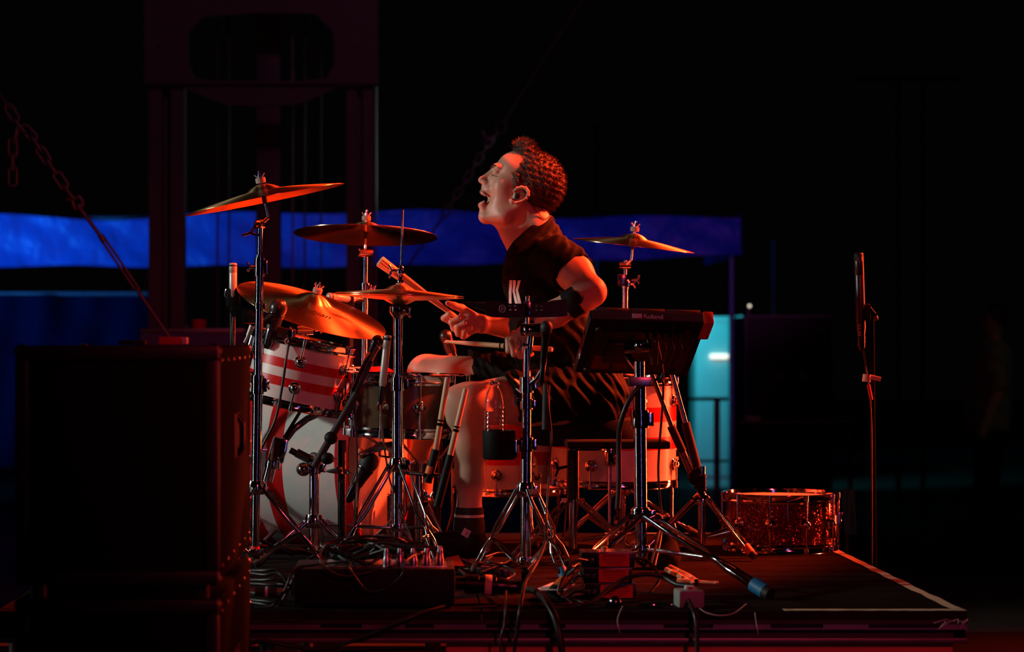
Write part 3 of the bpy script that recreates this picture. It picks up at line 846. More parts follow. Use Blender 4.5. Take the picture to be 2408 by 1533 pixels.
YB2 = 17.0
bar_ = thing('barrier_rail', 'purple lit pipe barrier beside the floor tom', 'barrier', (TX(1688, YB2), YB2, -0.4))
mk('upper_pipe', 'galv', bar_, 'cyl', (TX(1500, YB2), YB2, TZ(938, YB2)), (TX(1712, YB2), YB2, TZ(938, YB2)), 0.014, None, 10)
mk('lower_pipe', 'galv', bar_, 'cyl', (TX(1500, YB2), YB2, TZ(1084, YB2)), (TX(1712, YB2), YB2, TZ(1084, YB2)), 0.010, None, 10)
mk('post', 'galv', bar_, 'box', (TX(1687, YB2), YB2 + 0.03, (TZ(938, YB2) - .4) / 2), (0.045, 0.03, TZ(938, YB2) + .4), None, 0.004)
mk('post', 'galv', bar_, 'box', (TX(1520, YB2), YB2 + 0.03, (TZ(938, YB2) - .4) / 2), (0.045, 0.03, TZ(938, YB2) + .4), None, 0.004)

YD = 18.0
dk = thing('flight_case', 'large black flight case with faint blue glints in the dark', 'case', (TX(1850, YD), YD, -0.4))
mk('body', 'case_dark', dk, 'box', (TX(1855, YD), YD + .3, (TZ(745, YD) - .4) / 2), (TX(1960, YD) - TX(1752, YD), 0.6, TZ(745, YD) + .4), None, 0.01)
for (a, b, c, d) in ((1752, 1960, 742, 746), (1752, 1756, 745, 985), (1956, 1960, 745, 985)):
    mk('edge_rail', 'galv', dk, 'box', ((TX(a, YD) + TX(b, YD)) / 2, YD - .005, (TZ(c, YD) + TZ(d, YD)) / 2), (TX(b, YD) - TX(a, YD), .012, TZ(c, YD) - TZ(d, YD)), smooth=False)
mk('latch', 'galv', dk, 'box', (TX(1888, YD), YD - .01, TZ(885, YD)), (0.06, .02, .05), None, .004)
mk('latch', 'galv', dk, 'box', (TX(1838, YD), YD - .01, TZ(885, YD)), (0.03, .02, .05), None, .004)
pb = thing('pipe_rail', 'long dull red pipe running behind the spare snare', 'pipe', (TX(1880, 14), 14, TZ(992, 14)))
mk('pipe', 'galv', pb, 'cyl', (TX(1740, 14), 14, TZ(994, 14)), (TX(2020, 14), 14, TZ(990, 14)), 0.013, None, 10)
for p in (1760, 2000): mk('post', 'case_dark', pb, 'cyl', (TX(p, 14), 14.01, -0.4), (TX(p, 14), 14.01, TZ(992, 14)), 0.015, None, 8)
def blob(name, m, c, r, label, cat, seed, grp=None):
    rr = random.Random(seed); mb = MB(); mb.ball(c, r, 14)
    c = Vector(c)
    mb.v = [tuple(c + (Vector(v) - c) * rr.uniform(.75, 1.15)) for v in mb.v]
    o = part(name, mb, m, None, loc=tuple(c)); return tag(o, label, cat, grp)
blob('work_glove', 'sock_white', (TX(1772, 14), 14, TZ(985, 14) + .0), (.055, .03, .022), 'crumpled pinkish glove lying on the dull red pipe', 'glove', 4)

YP2 = 19.0
gt = thing('scaffold_gate', 'faint tall scaffold frame standing in the dark at right', 'scaffold', (TX(2140, YP2), YP2, -0.4))
for p in (2112, 2170): mk('upright', 'pole_dark', gt, 'cyl', (TX(p, YP2), YP2, -0.4), (TX(p, YP2), YP2, TZ(180, YP2)), 0.022, None, 10)
mk('crossbar', 'pole_dark', gt, 'cyl', (TX(2010, YP2), YP2, TZ(186, YP2)), (TX(2260, YP2), YP2, TZ(186, YP2)), 0.018, None, 8)
for (p, y0, lab) in ((1404, 290, 'faint thin pole rising behind the drummer'), (1820, 565, 'faint short pole rising behind the flight case')):
    c = mk('utility_pole', 'pole_dark', None, 'cyl', (TX(p, 26), 26, -0.4), (TX(p, 26), 26, TZ(y0, 26)), 0.03, None, 10, loc=(TX(p, 26), 26, -0.4)); tag(c, lab, 'pole')
# small far floodlight beside the flight case
fl = thing('flood_lamp', 'small pale lamp head above the flight case', 'lamp', (TX(1775, YD), YD + .3, TZ(745, YD)))
mk('stem', 'galv', fl, 'cyl', (TX(1772, YD), YD + .3, TZ(745, YD)), (TX(1775, YD), YD + .3, TZ(722, YD)), 0.010, None, 8)
mk('head', 'tube_glow', fl, 'ball', (TX(1775, YD), YD + .28, TZ(718, YD)), 0.012, 10)
# faint teal towel behind the spare snare
tw2 = thing('hanging_towel', 'faint teal towel hanging behind the spare snare', 'towel', (TX(1995, 9.6), 9.6, 0))
cloth('cloth', 'teal_cloth', TX(1982, 9.6), TX(2010, 9.6), lambda u: TZ(1150, 9.6), lambda u: TZ(1255, 9.6), 9.6, tw2, 10, 10, .008, 6, 60)
mk('hook_post', 'case_dark', tw2, 'cyl', (TX(1996, 9.6), 9.63, 0), (TX(1996, 9.6), 9.63, TZ(1148, 9.6)), .012, None, 8)
# violet cable lines on the stage floor right of the riser
for k, (a, b, c, d) in enumerate(((2090, 1345, 2180, 1352), (2080, 1332, 2150, 1338))):
    Y1 = FPX * ZC / (b - PY0)
    mb = MB(); mb.tube(smooth_path([W(a - 60, b - 2, Y1), W(a, b, Y1), W((a + c) / 2, (b + d) / 2 - 1, Y1), W(c, d, Y1 * .99), W(c + 260, d - 8, Y1)], 6), 0.006, 7)
    tag(part('floor_cable', mb, 'cable_rubber', None, loc=W(a, b, Y1)), ('violet lit cable lying on the stage floor right of the riser, nearer one', 'violet lit cable lying on the stage floor right of the riser, farther one')[k], 'cable', 'stage floor cables')
# ------------------------------------------------------------------ drums and cymbals
def rot_to(axis, twist=0.0):
    q = Vector((0, 0, 1)).rotation_difference(Vector(axis).normalized())
    return (q @ Quaternion((0, 0, 1), twist)).to_euler()
def lpart(name, mb, material, parent, smooth=True, ang=55):
    """part built in the thing's own axes"""
    me = mesh_from(mb, name, (0, 0, 0), smooth, ang)
    for k in (material if isinstance(material, (list, tuple)) else [material]): me.materials.append(M[k])
    o = bpy.data.objects.new(name, me); col.objects.link(o); o.parent = parent
    return o

LUG = {}
def turret_lug(key, r):
    if key in LUG: return LUG[key]
    mb = MB()
    prof = [(r, 0), (r * 1.02, .003), (r * .92, .006), (r * .80, .007), (r * .86, .011), (r * .66, .0135), (r * .60, .013), (r * .62, .018), (r * .38, .022), (0, .023)]
    mb.lathe(prof, (0, 0, 0), (1, 0, 0), 22)
    me = mesh_from(mb, 'lug', (0, 0, 0))
    me.materials.append(M['chrome']); LUG[key] = me
    return me

def drum(name, label, cat, loc, axis, r, L, bands, mats, nl, lugz, twist=0.0, hoop='chrome', hoop_h=0.022, hoop_t=0.011, lug_r=0.019, head='drum_head', two_rows=True, group=None, wood_hoop=False):
    t = thing(name, label, cat, loc, group)
    t.rotation_euler = rot_to(axis, twist)
    mb = MB()
    prof = [(r - .004, -L / 2 + .002)]; mi = []
    for (z0, z1, m) in bands:
        prof.append((r, z0)); mi.append(m); prof.append((r, z1)); mi.append(m)
    prof.append((r - .004, L / 2 - .002)); mi.append(bands[-1][2])
    mb.lathe(prof, n=96, mats=mi)
    lpart('shell', mb, mats, t)
    for s in (1, -1):
        mb = MB()
        if wood_hoop:
            pr = [(r + .002, -.022), (r + .014, -.022), (r + .014, .022), (r + .002, .022), (r + .002, -.022)]
        else:
            pr = [(r + .003, -hoop_h * .6), (r + hoop_t, -hoop_h * .6), (r + hoop_t + .002, -hoop_h * .35), (r + hoop_t - .004, -hoop_h * .2), (r + hoop_t - .004, hoop_h * .45), (r + hoop_t, hoop_h * .6), (r + .004, hoop_h * .62), (r + .002, hoop_h * .3), (r + .003, -hoop_h * .6)]
        mb.lathe([(a, s * (L / 2 + b)) for a, b in pr], n=96)
        lpart('hoop', mb, hoop, t)
        mb = MB(); mb.lathe([(0, s * (L / 2 + .001)), (r * .5, s * (L / 2 + .001)), (r - .006, s * (L / 2 + .001)), (r + .001, s * (L / 2 - .003))], n=72)
        lpart('drum_head', mb, head, t)
    me = turret_lug(lug_r, lug_r)
    rod_me = {}
    for k in range(nl):
        a = 2 * math.pi * k / nl
        for z in ((lugz, -lugz) if two_rows else (0.0,)):
            lg = bpy.data.objects.new('lug', me); col.objects.link(lg); lg.parent = t
            lg.location = (r * math.cos(a), r * math.sin(a), z); lg.rotation_euler = (0, 0, a)
        for s in (1, -1):
            if s not in rod_me:
                mb = MB(); z0 = (lugz if two_rows else 0) * s
                mb.tube([(r + .0125, 0, z0), (r + .0125, 0, s * (L / 2 + hoop_h * .55))], .0034, 7)
                mb.tube([(r + .0125, 0, s * (L / 2 - hoop_h * .2)), (r + .0125, 0, s * (L / 2 + hoop_h * .62))], .0055, 8)
                mm = mesh_from(mb, 'tension_rod', (0, 0, 0)); mm.materials.append(M['chrome']); rod_me[s] = mm
            rd = bpy.data.objects.new('tension_rod', rod_me[s]); col.objects.link(rd); rd.parent = t; rd.rotation_euler = (0, 0, a)
    return t

# bass drum: lies on its side, front end to the left and a little away
BDc = W(743, 1080, 7.42); BDc.z = ZR + 0.307
L = .42; h = L / 2
bd = drum('bass_drum', 'large red and white striped bass drum lying on its side', 'drum', BDc, (-math.cos(R(21)), math.sin(R(21)), 0), .281, L,
          [(-h, -.200, 1), (-.200, -.006, 0), (-.006, .050, 1), (.050, .096, 0), (.096, .150, 1), (.150, h, 0)],
          ['drum_white', 'drum_red'], 8, .115, R(-63), hoop='drum_red', wood_hoop=True)
for sy in (1, -1):
    mb = MB(); bx = BDc + Vector((-.12, .10 * sy - .03, -.22)); mb.tube([bx, Vector((bx.x - .09, bx.y + .10 * sy, ZR + .011))], .007, 8); part('spur', mb, 'chrome', None)
    o = bpy.context.scene.objects[-1] if False else col.objects[-1]
    w = o.matrix_world.copy(); o.parent = bd; o.matrix_parent_inverse = (Matrix.Translation(BDc) @ bd.rotation_euler.to_matrix().to_4x4()).inverted()
# rack tom
h = .19 / 2
tom_axis = Vector((math.sin(R(12.5)), -.03, math.cos(R(12.5))))
rt = drum('rack_tom', 'red and white striped rack tom hung above the bass drum', 'drum', W(702, 876, 7.02), tom_axis, .147, .19,
          [(-h, -.048 + .005, 0), (-.043, -.016, 1), (-.016, .012, 0), (.012, .040, 1), (.040, h, 0)], ['drum_white', 'drum_red'], 6, .040, R(-88), lug_r=.0195)
# drummer's snare
h = .165 / 2
sn = drum('snare_drum', 'dark wood snare drum between the drummer\'s knees', 'drum', W(957, 952, 7.02), (.02, -.012, 1), .178, .160,
          [(-.08, .08, 0)], ['drum_wood'], 10, .0, R(-78), two_rows=False, hoop_h=.026, lug_r=.020)
mb = MB()   # throw-off lever
a = R(-78) * 0 + R(-95); p = Vector((.178 * math.sin(0), -.186, 0))
mb.box((.065, -.180, .005), (.030, .018, .050), None, .003); mb.ball((.065, -.194, .022), .012, 12); mb.box((.065, -.186, -.035), (.036, .012, .018), None, .002); mb.tube([(.07, -.19, .02), (.09, -.2, .04)], .003, 7)
lpart('throw_off', mb, 'chrome', sn)
# floor toms
h = .335 / 2
FT = [(-h, -h + .113, 0), (-h + .113, -h + .155, 1), (-h + .155, -h + .204, 0), (-h + .204, -h + .252, 1), (-h + .252, h - .012, 0), (h - .012, h, 1)]
ftc = W(1443, 1012, 7.62)
ft = drum('floor_tom', 'large striped floor tom behind the throne on the right', 'drum', ftc, (.006, -.02, 1), .206, .335, FT, ['drum_white', 'drum_red'], 8, .105, R(-70), lug_r=.0215)
ftc2 = W(1196, 1040, 7.78)
ft2 = drum('floor_tom', 'striped floor tom mostly hidden behind the drummer\'s calf', 'drum', ftc2, (.0, -.01, 1), .178, .32, [(-h + .008, -h + .10, 0), (-h + .10, -h + .143, 1), (-h + .143, -h + .19, 0), (-h + .19, -h + .235, 1), (-h + .235, h - .008, 0)], ['drum_white', 'drum_red'], 8, .10, R(-60), lug_r=.020)
def floor_tom_legs(t, c, r, L, angs):
    for a in angs:
        x, y = (r + .014) * math.cos(a), (r + .014) * math.sin(a)
        zf = ZR - c.z
        mb = MB(); mb.tube([(x, y, L * .25), (x, y, zf + .10), (x + .02 * math.cos(a), y + .02 * math.sin(a), zf + .03), (x + .035 * math.cos(a), y + .035 * math.sin(a), zf + .012)], .006, 8)
        lg = lpart('leg', mb, 'chrome', t)
        mb = MB(); mb.ball((x + .036 * math.cos(a), y + .036 * math.sin(a), zf + .014), (.014, .014, .0135), 10); lpart('rubber_foot', mb, 'rubber', lg)
        mb = MB(); mb.ball((x - .006 * math.cos(a), y - .006 * math.sin(a), -L * .18), (.024, .024, .042), 14); mb.box((x + .004 * math.cos(a), y + .004 * math.sin(a), -L * .24), (.03, .03, .045), None, .005); mb.tube([(x, y, -L * .16), (x + .02, y - .03, -L * .16)], .004, 7)
        lpart('leg_bracket', mb, 'chrome', t)
# the tom empties are twisted; legs are placed in their local axes
floor_tom_legs(ft, ftc, .206, .335, [R(-98) + R(70), R(22) + R(70), R(142) + R(70)])
floor_tom_legs(ft2, ftc2, .178, .32, [R(-70) + R(60), R(50) + R(60), R(170) + R(60)])

# spare snare lying on the riser
h = .16 / 2
ss = drum('spare_snare', 'red sparkle snare drum standing on the riser by the edge tape', 'drum', Vector(((1835 - PX0) * 7.55 / FPX, 7.55, ZR + .094)), (0, 0, 1), .178, .160, [(-h, h, 0)], ['red_sparkle'], 10, 0.0, R(-73), two_rows=False, hoop_h=.024, lug_r=.019)
mb = MB(); a = R(-8) + R(73)
mb.box((.184 * math.cos(a), .184 * math.sin(a), -.005), (.022, .035, .07), Matrix.Rotation(a, 3, 'Z'), .003); mb.box((.196 * math.cos(a), .196 * math.sin(a), .022), (.016, .026, .018), Matrix.Rotation(a, 3, 'Z'), .003)
mb.box((.184 * math.cos(a - .35), .184 * math.sin(a - .35), -.012), (.014, .03, .075), Matrix.Rotation(a - .35, 3, 'Z'), .003)
lpart('throw_off', mb, 'dark_chrome', ss)

# cymbals ---------------------------------------------------------------------------------
def cym_prof(r, bell=.055, bh=.020, bow=.032, t=.0012):
    def z(x):
        if x < bell: return bow + bh * math.cos(x / bell * math.pi / 2) ** .85
        u = (x - bell) / (r - bell)
        return bow * (1 - u ** 1.25)
    xs = [.006] + [bell * k for k in (.27, .45, .62, .8, .95, 1.05)] + [bell + (r - bell) * k / 12 for k in range(2, 13)]
    return z, [(x, z(x)) for x in xs]
def cymbal(name, label, c, n, r, group=None, flip=False, bell=.055, bh=.020, bow=.030, parent=None, cname='cymbal'):
    zf, top = cym_prof(r, bell, bh, bow)
    mb = MB(); pr = top + [(r, -.0012)] + [(x, z - .0014) for x, z in top[::-1]] + [top[0]]
    mb.lathe(pr, n=96)
    me = mesh_from(mb, name, (0, 0, 0), True, 50); me.materials.append(M['bronze'])
    o = bpy.data.objects.new(name, me); col.objects.link(o)
    n = Vector(n)
    o.rotation_euler = rot_to(-n if flip else n)
    # centre of the rim plane at c
    o.location = Vector(c)
    tag(o, label, 'cymbal', group)
    return o, zf
Y_A = 6.80
crA, _ = cymbal('crash_cymbal', 'high bronze crash cymbal tilted up to the right at left', W(622, 469, Y_A), (-.20, -.035, .98), .2405, bow=.026)
crB, _ = cymbal('crash_cymbal', 'flat bronze crash cymbal seen from below above the hi-hat', W(860, 553, 7.76), (.035, .10, .99), .243, bow=.026)
crC, _ = cymbal('crash_cymbal', 'small bronze crash cymbal behind the drummer above the sampling pad', W(1488, 578, 7.9), (.115, -.055, .99), .212, bow=.024, bell=.050)
nR = Vector((.30, -.23, .93)).normalized()
ride, zf = cymbal('ride_cymbal', 'big bronze ride cymbal tilted towards us above the rack tom', W(733, 728, 7.16), nR, .242, bow=.030, bell=.058, bh=.024)
# maker's script printed on the ride, following the bow
def bow_text(body, size, o, zf, cx, cy, ang, m):
    cu = bpy.data.curves.new('script', 'FONT'); cu.body = body; cu.size = size; cu.align_x = 'CENTER'; cu.shear = 0.35
    tmp = bpy.data.objects.new('script', cu); col.objects.link(tmp)
    me = bpy.data.meshes.new_from_object(tmp.evaluated_get(bpy.context.evaluated_depsgraph_get())); bpy.data.objects.remove(tmp)
    bm = bmesh.new(); bm.from_mesh(me); bmesh.ops.triangulate(bm, faces=bm.faces); bmesh.ops.subdivide_edges(bm, edges=[e for e in bm.edges if e.calc_length() > .012], cuts=1); bm.to_mesh(me); bm.free()
    ca, sa = math.cos(ang), math.sin(ang)
    for v in me.vertices:
        x, y = v.co.x * ca - v.co.y * sa + cx, v.co.x * sa + v.co.y * ca + cy
        v.co = (x, y, zf(min(.24, math.hypot(x, y))) + .0007)
    me.materials.clear(); me.materials.append(M[m])
    t = bpy.data.objects.new('script_logo', me); col.objects.link(t); t.parent = o
    return t
bow_text('Zildjian', .040, ride, zf, .005, -.135, R(4), 'stick_print')
hatT, _ = cymbal('hi_hat_cymbal', 'upper bronze hi-hat cymbal on the rod in front of the snare', W(940, 692, 6.72), (.035, -.012, 1), .188, bow=.013, bell=.045, bh=.017)
hatB, _ = cymbal('hi_hat_cymbal', 'lower bronze hi-hat cymbal turned dish side up', W(940, 697, 6.72), (.035, -.012, 1), .188, flip=True, bow=.011, bell=.045, bh=.015)

# ------------------------------------------------------------------ stands
def leg_pair(parent, hub, tip, hub2, side_w=.030, th=.0058, w=.0110, foot_s=1.0, mat_='chrome', kink=True, foot='rubber', tape_=None):
    """double-braced stand leg: two sheet-metal strips that pinch together where the brace meets them"""
    hub, tip, hub2 = Vector(hub), Vector(tip), Vector(hub2)
    d = (tip - hub); hd = Vector((d.x, d.y, 0)).normalized(); s = Vector((-hd.y, hd.x, 0))
    up = d.normalized().cross(s)
    mb = MB()
    for sg in (-1, 1):
        prof = [(0, .5), (.04, .5), (.46, .5), (.54, .14), (.60, .14), (.68, .42), (.88, .42), (.97, .12), (1, .1)] if kink else [(0, .5), (.9, .5), (1, .2)]
        mb.strip([hub + d * t + s * (sg * side_w * k) for t, k in prof], w, th, up)
    mb.box(hub + d * .02, (.012, side_w, .014), Matrix((hd, s, Vector((0, 0, 1)))).transposed())
    lg = part('leg', mb, mat_, parent, ang=75)
    mb = MB(); m_ = hub + d * .57
    for sg in (-1, 1): mb.strip([hub2 + s * (sg * .007) + hd * .012, m_ + s * (sg * .006)], .010, .0025, up)
    part('brace', mb, mat_, lg, ang=75)
    mb = MB(); dn = d.normalized()
    mb.tube([tip - dn * .045, tip - dn * .012, Vector((tip.x, tip.y, tip.z - .002)) + hd * .006], [.011 * foot_s, .0135 * foot_s, .0125 * foot_s], 10)
    part('rubber_foot', mb, foot, lg)
    if tape_:
        mb = MB(); mb.tube([tip - dn * .012, tip - dn * .012 - dn * .030 * foot_s], .0142 * foot_s, 10); part('tape_band', mb, tape_, lg)
    return lg
def wing(parent, p, d, sz=.018, m='chrome'):
    """wing screw sticking out from p in direction d"""
    p, d = Vector(p), Vector(d).normalized(); s = Vector((0, 0, 1)) if abs(d.z) < .8 else Vector((1, 0, 0))
    mb = MB(); mb.tube([p, p + d * sz], .0045, 8)
    for sg in (-1, 1): mb.ball(p + d * (sz * 1.25) + s * (sg * sz * .55), (.0042, .0042, .0042), 8); mb.tube([p + d * sz, p + d * (sz * 1.35) + s * (sg * sz * .75)], [.0045, .0035], 8)
    return part('wing_screw', mb, m, parent)
def collar(parent, p, d, r, h, m='chrome', block=True):
    p, d = Vector(p), Vector(d).normalized(); mb = MB()
    mb.lathe([(r * .8, -h / 2), (r, -h / 2), (r * 1.04, -h * .3), (r, 0), (r * 1.04, h * .3), (r, h / 2), (r * .8, h / 2), (r * .8, -h / 2)], p, d, 20)
    if block: mb.box(p + Vector((r * .9, -r * .2, 0)), (r * 1.1, r * .9, h * .75), None, .002)
    return part('collar', mb, m, parent)
def stand(name, label, cat, Y, top, bot, segs, cols, wings, hub_py, foot_py, tips, tube_m='chrome', group=None, leg_kw=None):
    """straight hardware stand; px rows are read on the line top-bot at depth Y"""
    def P(py):
        t = (py - top[1]) / (bot[1] - top[1]); return W(top[0] + (bot[0] - top[0]) * t, py, Y)
    base = P(foot_py)
    t = thing(name, label, cat, (base.x, base.y, ZR), group)
    ax = (P(top[1]) - P(bot[1])).normalized()
    for (a, b, r) in segs: mk('tube', tube_m, t, 'cyl', P(a), P(b), r, None, 18)
    for cdef in cols: collar(t, P(cdef[0]), ax, cdef[1], cdef[2])
    for (py, d) in wings: wing(t, P(py) + Vector(d) * .012, d)
    hub = P(hub_py); ft_ = P(foot_py)
    mk('hub', tube_m, t, 'lathe', [(.012, -.022), (.026, -.020), (.030, -.008), (.028, .008), (.024, .02), (.012, .022)], hub, ax, n=20)
    mk('lower_hub', tube_m, t, 'lathe', [(.012, -.010), (.024, -.010), (.026, 0), (.024, .010), (.012, .010)], ft_, ax, n=20)
    for k, tp in enumerate(tips):
        kw = dict(leg_kw or {}); kw.update(tp[2] if len(tp) > 2 else {})
        d = Vector((tp[0], tp[1], 0)).normalized()
        leg_pair(t, hub + d * .022, (base.x + tp[0], base.y + tp[1], ZR + .016), ft_ + d * .02, **kw)
    return t, P
def topper(t, cym, n, felt_r=.0145, below=.05, m='chrome', zoff=.046, tilter_py=None):
    """felts, wing nut, rod and tilter that carry a cymbal"""
    n = Vector(n).normalized(); c = cym.location
    a = c + n * zoff
    mk('felt', 'felt', t, 'lathe', [(.005, .004), (felt_r, .004), (felt_r * 1.05, .012), (felt_r, .019), (.005, .019)], a - n * 0.0, n, n=20)
    mk('felt', 'felt', t, 'lathe', [(.005, -.020), (felt_r, -.020), (felt_r * .9, -.006), (.005, -.006)], a - n * .002 - n * (.0), n, n=20) if False else None
    mb = MB(); mb.tube([a + n * .019, a + n * .030], .007, 10); mb.tube([a + n * .028, a + n * .040], .0035, 8)
    x, y, _ = frame(n)
    for sg in (-1, 1): mb.tube([a + n * .022 + x * (sg * .004), a + n * .033 + x * (sg * .014)], [.005, .004], 8)
    part('wing_nut', mb, m, t)
    mk('rod', m, t, 'cyl', a + n * .02, c - n * below, .0042, None, 10)
    mk('sleeve', 'rubber', t, 'cyl', a - n * (zoff - .012), c - n * .012, .0075, None, 12)
    return c - n * below

# left cymbal stand (front) -------------------------------------------------------------
nA = Vector((-.20, -.035, .98))
stA, P_A = stand('cymbal_stand', 'chrome cymbal stand at the far left beside the cabinets', 'stand', Y_A, (612, 545), (600, 1300),
    [(545, 640, .0075), (600, 905, .0125), (880, 1150, .0150), (1130, 1300, .0125)], [(628, .016, .055), (720, .014, .02), (905, .019, .055), (1145, .021, .03)], [(628, (-1, -.3, 0)), (905, (1, -.4, 0))], 1146, 1298,
    [(.22, -.06), (-.10, .16), (-.13, -.17)], group='cymbal stands')
e = topper(stA, crA, nA, below=.055)
collar(stA, P_A(527), (0.35, 1, 0), .013, .034, block=False)
mk('rod_holder', 'chrome', stA, 'cyl', e, P_A(527), .005, None, 10)
mk('tilter_neck', 'chrome', stA, 'cyl', P_A(527), P_A(548), .008, None, 12)
mk('tape_band', 'red_tape', stA, 'cyl', P_A(1284), P_A(1297), .0135, None, 16)
mk('foot_cap', 'rubber', stA, 'cyl', P_A(1297), P_A(1314), .0145, None, 16)
wing(stA, P_A(527) + Vector((-.012, 0, 0)), (-.6, -.2, -1), .03, 'black_metal')

# centre cymbal stand behind the hi-hat
stB, P_B = stand('cymbal_stand', 'chrome cymbal stand rising behind the hi-hat', 'stand', 7.78, (860, 590), (848, 1285),
    [(590, 680, .0085), (665, 900, .0115), (890, 1150, .0145), (1140, 1275, .0125)], [(680, .016, .04), (895, .019, .045), (1150, .021, .03)], [(680, (1, -.3, 0))], 1170, 1275,
    [(.06, .28), (-.27, -.02), (.2, -.2)], group='cymbal stands')
nB = Vector((.035, .10, .99))
e = topper(stB, crB, nB, below=.045)
collar(stB, P_B(596), (1, .3, 0), .013, .046, block=False)
mk('rod_holder', 'chrome', stB, 'cyl', e, P_B(596), .005, None, 10)
wing(stB, P_B(596), (-1, -.3, 0.1))

# right cymbal stand behind the floor tom
stC, P_C = stand('cymbal_stand', 'chrome cymbal stand behind the floor tom and sampling pad', 'stand', 7.93, (1470, 640), (1462, 1268),
    [(612, 700, .006), (670, 900, .0115), (890, 1150, .0145), (1130, 1262, .0125)], [(668, .013, .03), (895, .018, .04)], [(668, (1, -.2, 0))], 1150, 1255,
    [(.26, .0), (-.2, -.08), (0, .2)], group='cymbal stands')
mk('tilter_block', 'dark_chrome', stC, 'box', W(1463, 659, 7.92), (.032, .026, .042), None, .004)
nC = Vector((.115, -.055, .99))
e = topper(stC, crC, nC, below=.05)
mk('rod_holder', 'chrome', stC, 'cyl', e, W(1470, 625, 7.92), .006, None, 10)
collar(stC, W(1468, 625, 7.92), (1, .2, 0), .012, .04, block=False)
wing(stC, W(1485, 659, 7.9), (1, 0, .1), .02, 'dark_chrome')

# ride mount: post standing on the bass drum shell
rm = thing('ride_post', 'short chrome post on the bass drum holding the ride cymbal', 'stand', W(742, 862, 7.40))
e = topper(rm, ride, nR, below=.06, zoff=.052)
collar(rm, e - nR * .01, (1, .1, 0), .014, .05, block=False)
wing(rm, e - nR * .01 + Vector((-.03, 0, 0)), (-1, 0, 0), .014); wing(rm, e - nR * .01 + Vector((.03, 0, 0)), (1, 0, .2), .016)
mk('arm', 'chrome', rm, 'tube', smooth_path([e - nR * .01, e + Vector((.002, .04, -.045)), W(742, 810, 7.36), W(742, 850, 7.41)], 5), .0075, 12)
mk('base_plate', 'chrome', rm, 'box', Vector((W(742, 850, 7.41).x, 7.41, ZR + .595)), (.06, .05, .012), None, .004)
mk('tube', 'chrome', rm, 'cyl', W(742, 815, 7.41), (W(742, 850, 7.41).x, 7.41, ZR + .592), .0115, None, 14)

# tom stand in front of the bass drum, with the clamp that carries the rack tom
tsY = 6.92
tst, P_T = stand('tom_stand', 'chrome tom stand in front of the striped bass drum', 'stand', tsY, (739, 1085), (738, 1300),
    [(1085, 1300, .0150)], [(1100, .020, .035), (1225, .024, .02)], [(1100, (1, -.4, 0))], 1225, 1290,
    [(-.17, -.05), (.16, -.10), (.02, .14)], leg_kw=dict(side_w=.028, kink=False))
mk('knob', 'chrome', tst, 'lathe', [(.0, .012), (.010, .011), (.013, .006), (.019, .004), (.021, -.002), (.021, -.012), (.014, -.016)], W(712, 1103, tsY - .02), (-.3, -1, .15), n=26)
mk('arm', 'black_metal', tst, 'cyl', W(738, 1088, tsY), W(682, 1058, tsY), .0095, None, 12)
mk('arm_grip', 'rubber', tst, 'cyl', W(728, 1080, tsY - .004), W(697, 1064, tsY - .004), .0135, None, 14)
mk('clamp', 'chrome', tst, 'box', W(655, 1058, tsY), (.050, .035, .075), Matrix.Rotation(R(14), 3, 'Y'), .008)
mk('clamp_tube', 'chrome', tst, 'cyl', W(640, 1085, tsY), W(628, 1132, tsY), .0165, None, 16)
mk('clamp_ring', 'chrome', tst, 'lathe', [(.014, -.012), (.023, -.011), (.024, 0), (.023, .011), (.014, .012)], W(641, 1093, tsY), (.2, 0, 1), n=20)
mk('upper_arm', 'dark_chrome', tst, 'tube', [W(664, 1045, tsY), W(690, 1010, tsY), W(722, 985, tsY + .01), W(745, 975, tsY + .06)], .0105, 10)
mk('l_bracket', 'dark_chrome', tst, 'bar', W(668, 1030, tsY), W(706, 968, tsY), .020, .010, (0, 1, 0), smooth=False)
wing(tst, W(628, 1058, tsY), (-1, -.2, .1), .022); wing(tst, W(652, 1092, tsY - .015), (.2, -1, 0), .02)

# hi-hat stand -----------------------------------------------------------------------------
hhY = 6.72
hh, P_H = stand('hi_hat_stand', 'chrome hi-hat stand with pedal in front of the snare', 'stand', hhY, (936, 735), (936, 1318),
    [(738, 905, .0135), (880, 1312, .0170)], [(728, .024, .018), (903, .021, .040), (1088, .026, .02)], [(735, (1, -.2, 0))], 1092, 1240,
    [(-.20, -.12), (.13, -.17), (.02, .22)])
mk('pull_rod', 'chrome', hh, 'cyl', W(947, 493, hhY), W(940, 735, hhY), .0032, None, 8)
mk('clutch', 'chrome', hh, 'lathe', [(.003, -.02), (.009, -.02), (.010, -.012), (.007, -.008), (.007, .006), (.011, .008), (.011, .018), (.004, .022)], W(941.5, 650, hhY), (0, 0, 1), n=18)
wing(hh, W(942, 636, hhY), (-1, -.2, -.08), .026)
mk('clutch_nut', 'chrome', hh, 'ball', W(943, 632, hhY), (.009, .009, .012), 12)
mk('felt', 'felt', hh, 'lathe', [(.004, -.006), (.012, -.006), (.013, 0), (.012, .006), (.004, .006)], W(941, 671, hhY), (0, 0, 1), n=18)
mk('cymbal_seat', 'rubber', hh, 'lathe', [(.006, .0), (.018, .0), (.024, -.010), (.024, -.018), (.012, -.024), (.006, -.024)], W(938, 714, hhY), (0, 0, 1), n=20)
mk('seat_cup', 'chrome', hh, 'lathe', [(.018, .0), (.026, .002), (.025, -.008), (.017, -.018), (.014, -.024)], W(937, 730, hhY), (0, 0, 1), n=22)
mb = MB(); f0 = W(1105, 1300, 6.75); f1 = W(975, 1270, 6.72); f0.z = ZR + .03; f1.z = ZR + .085
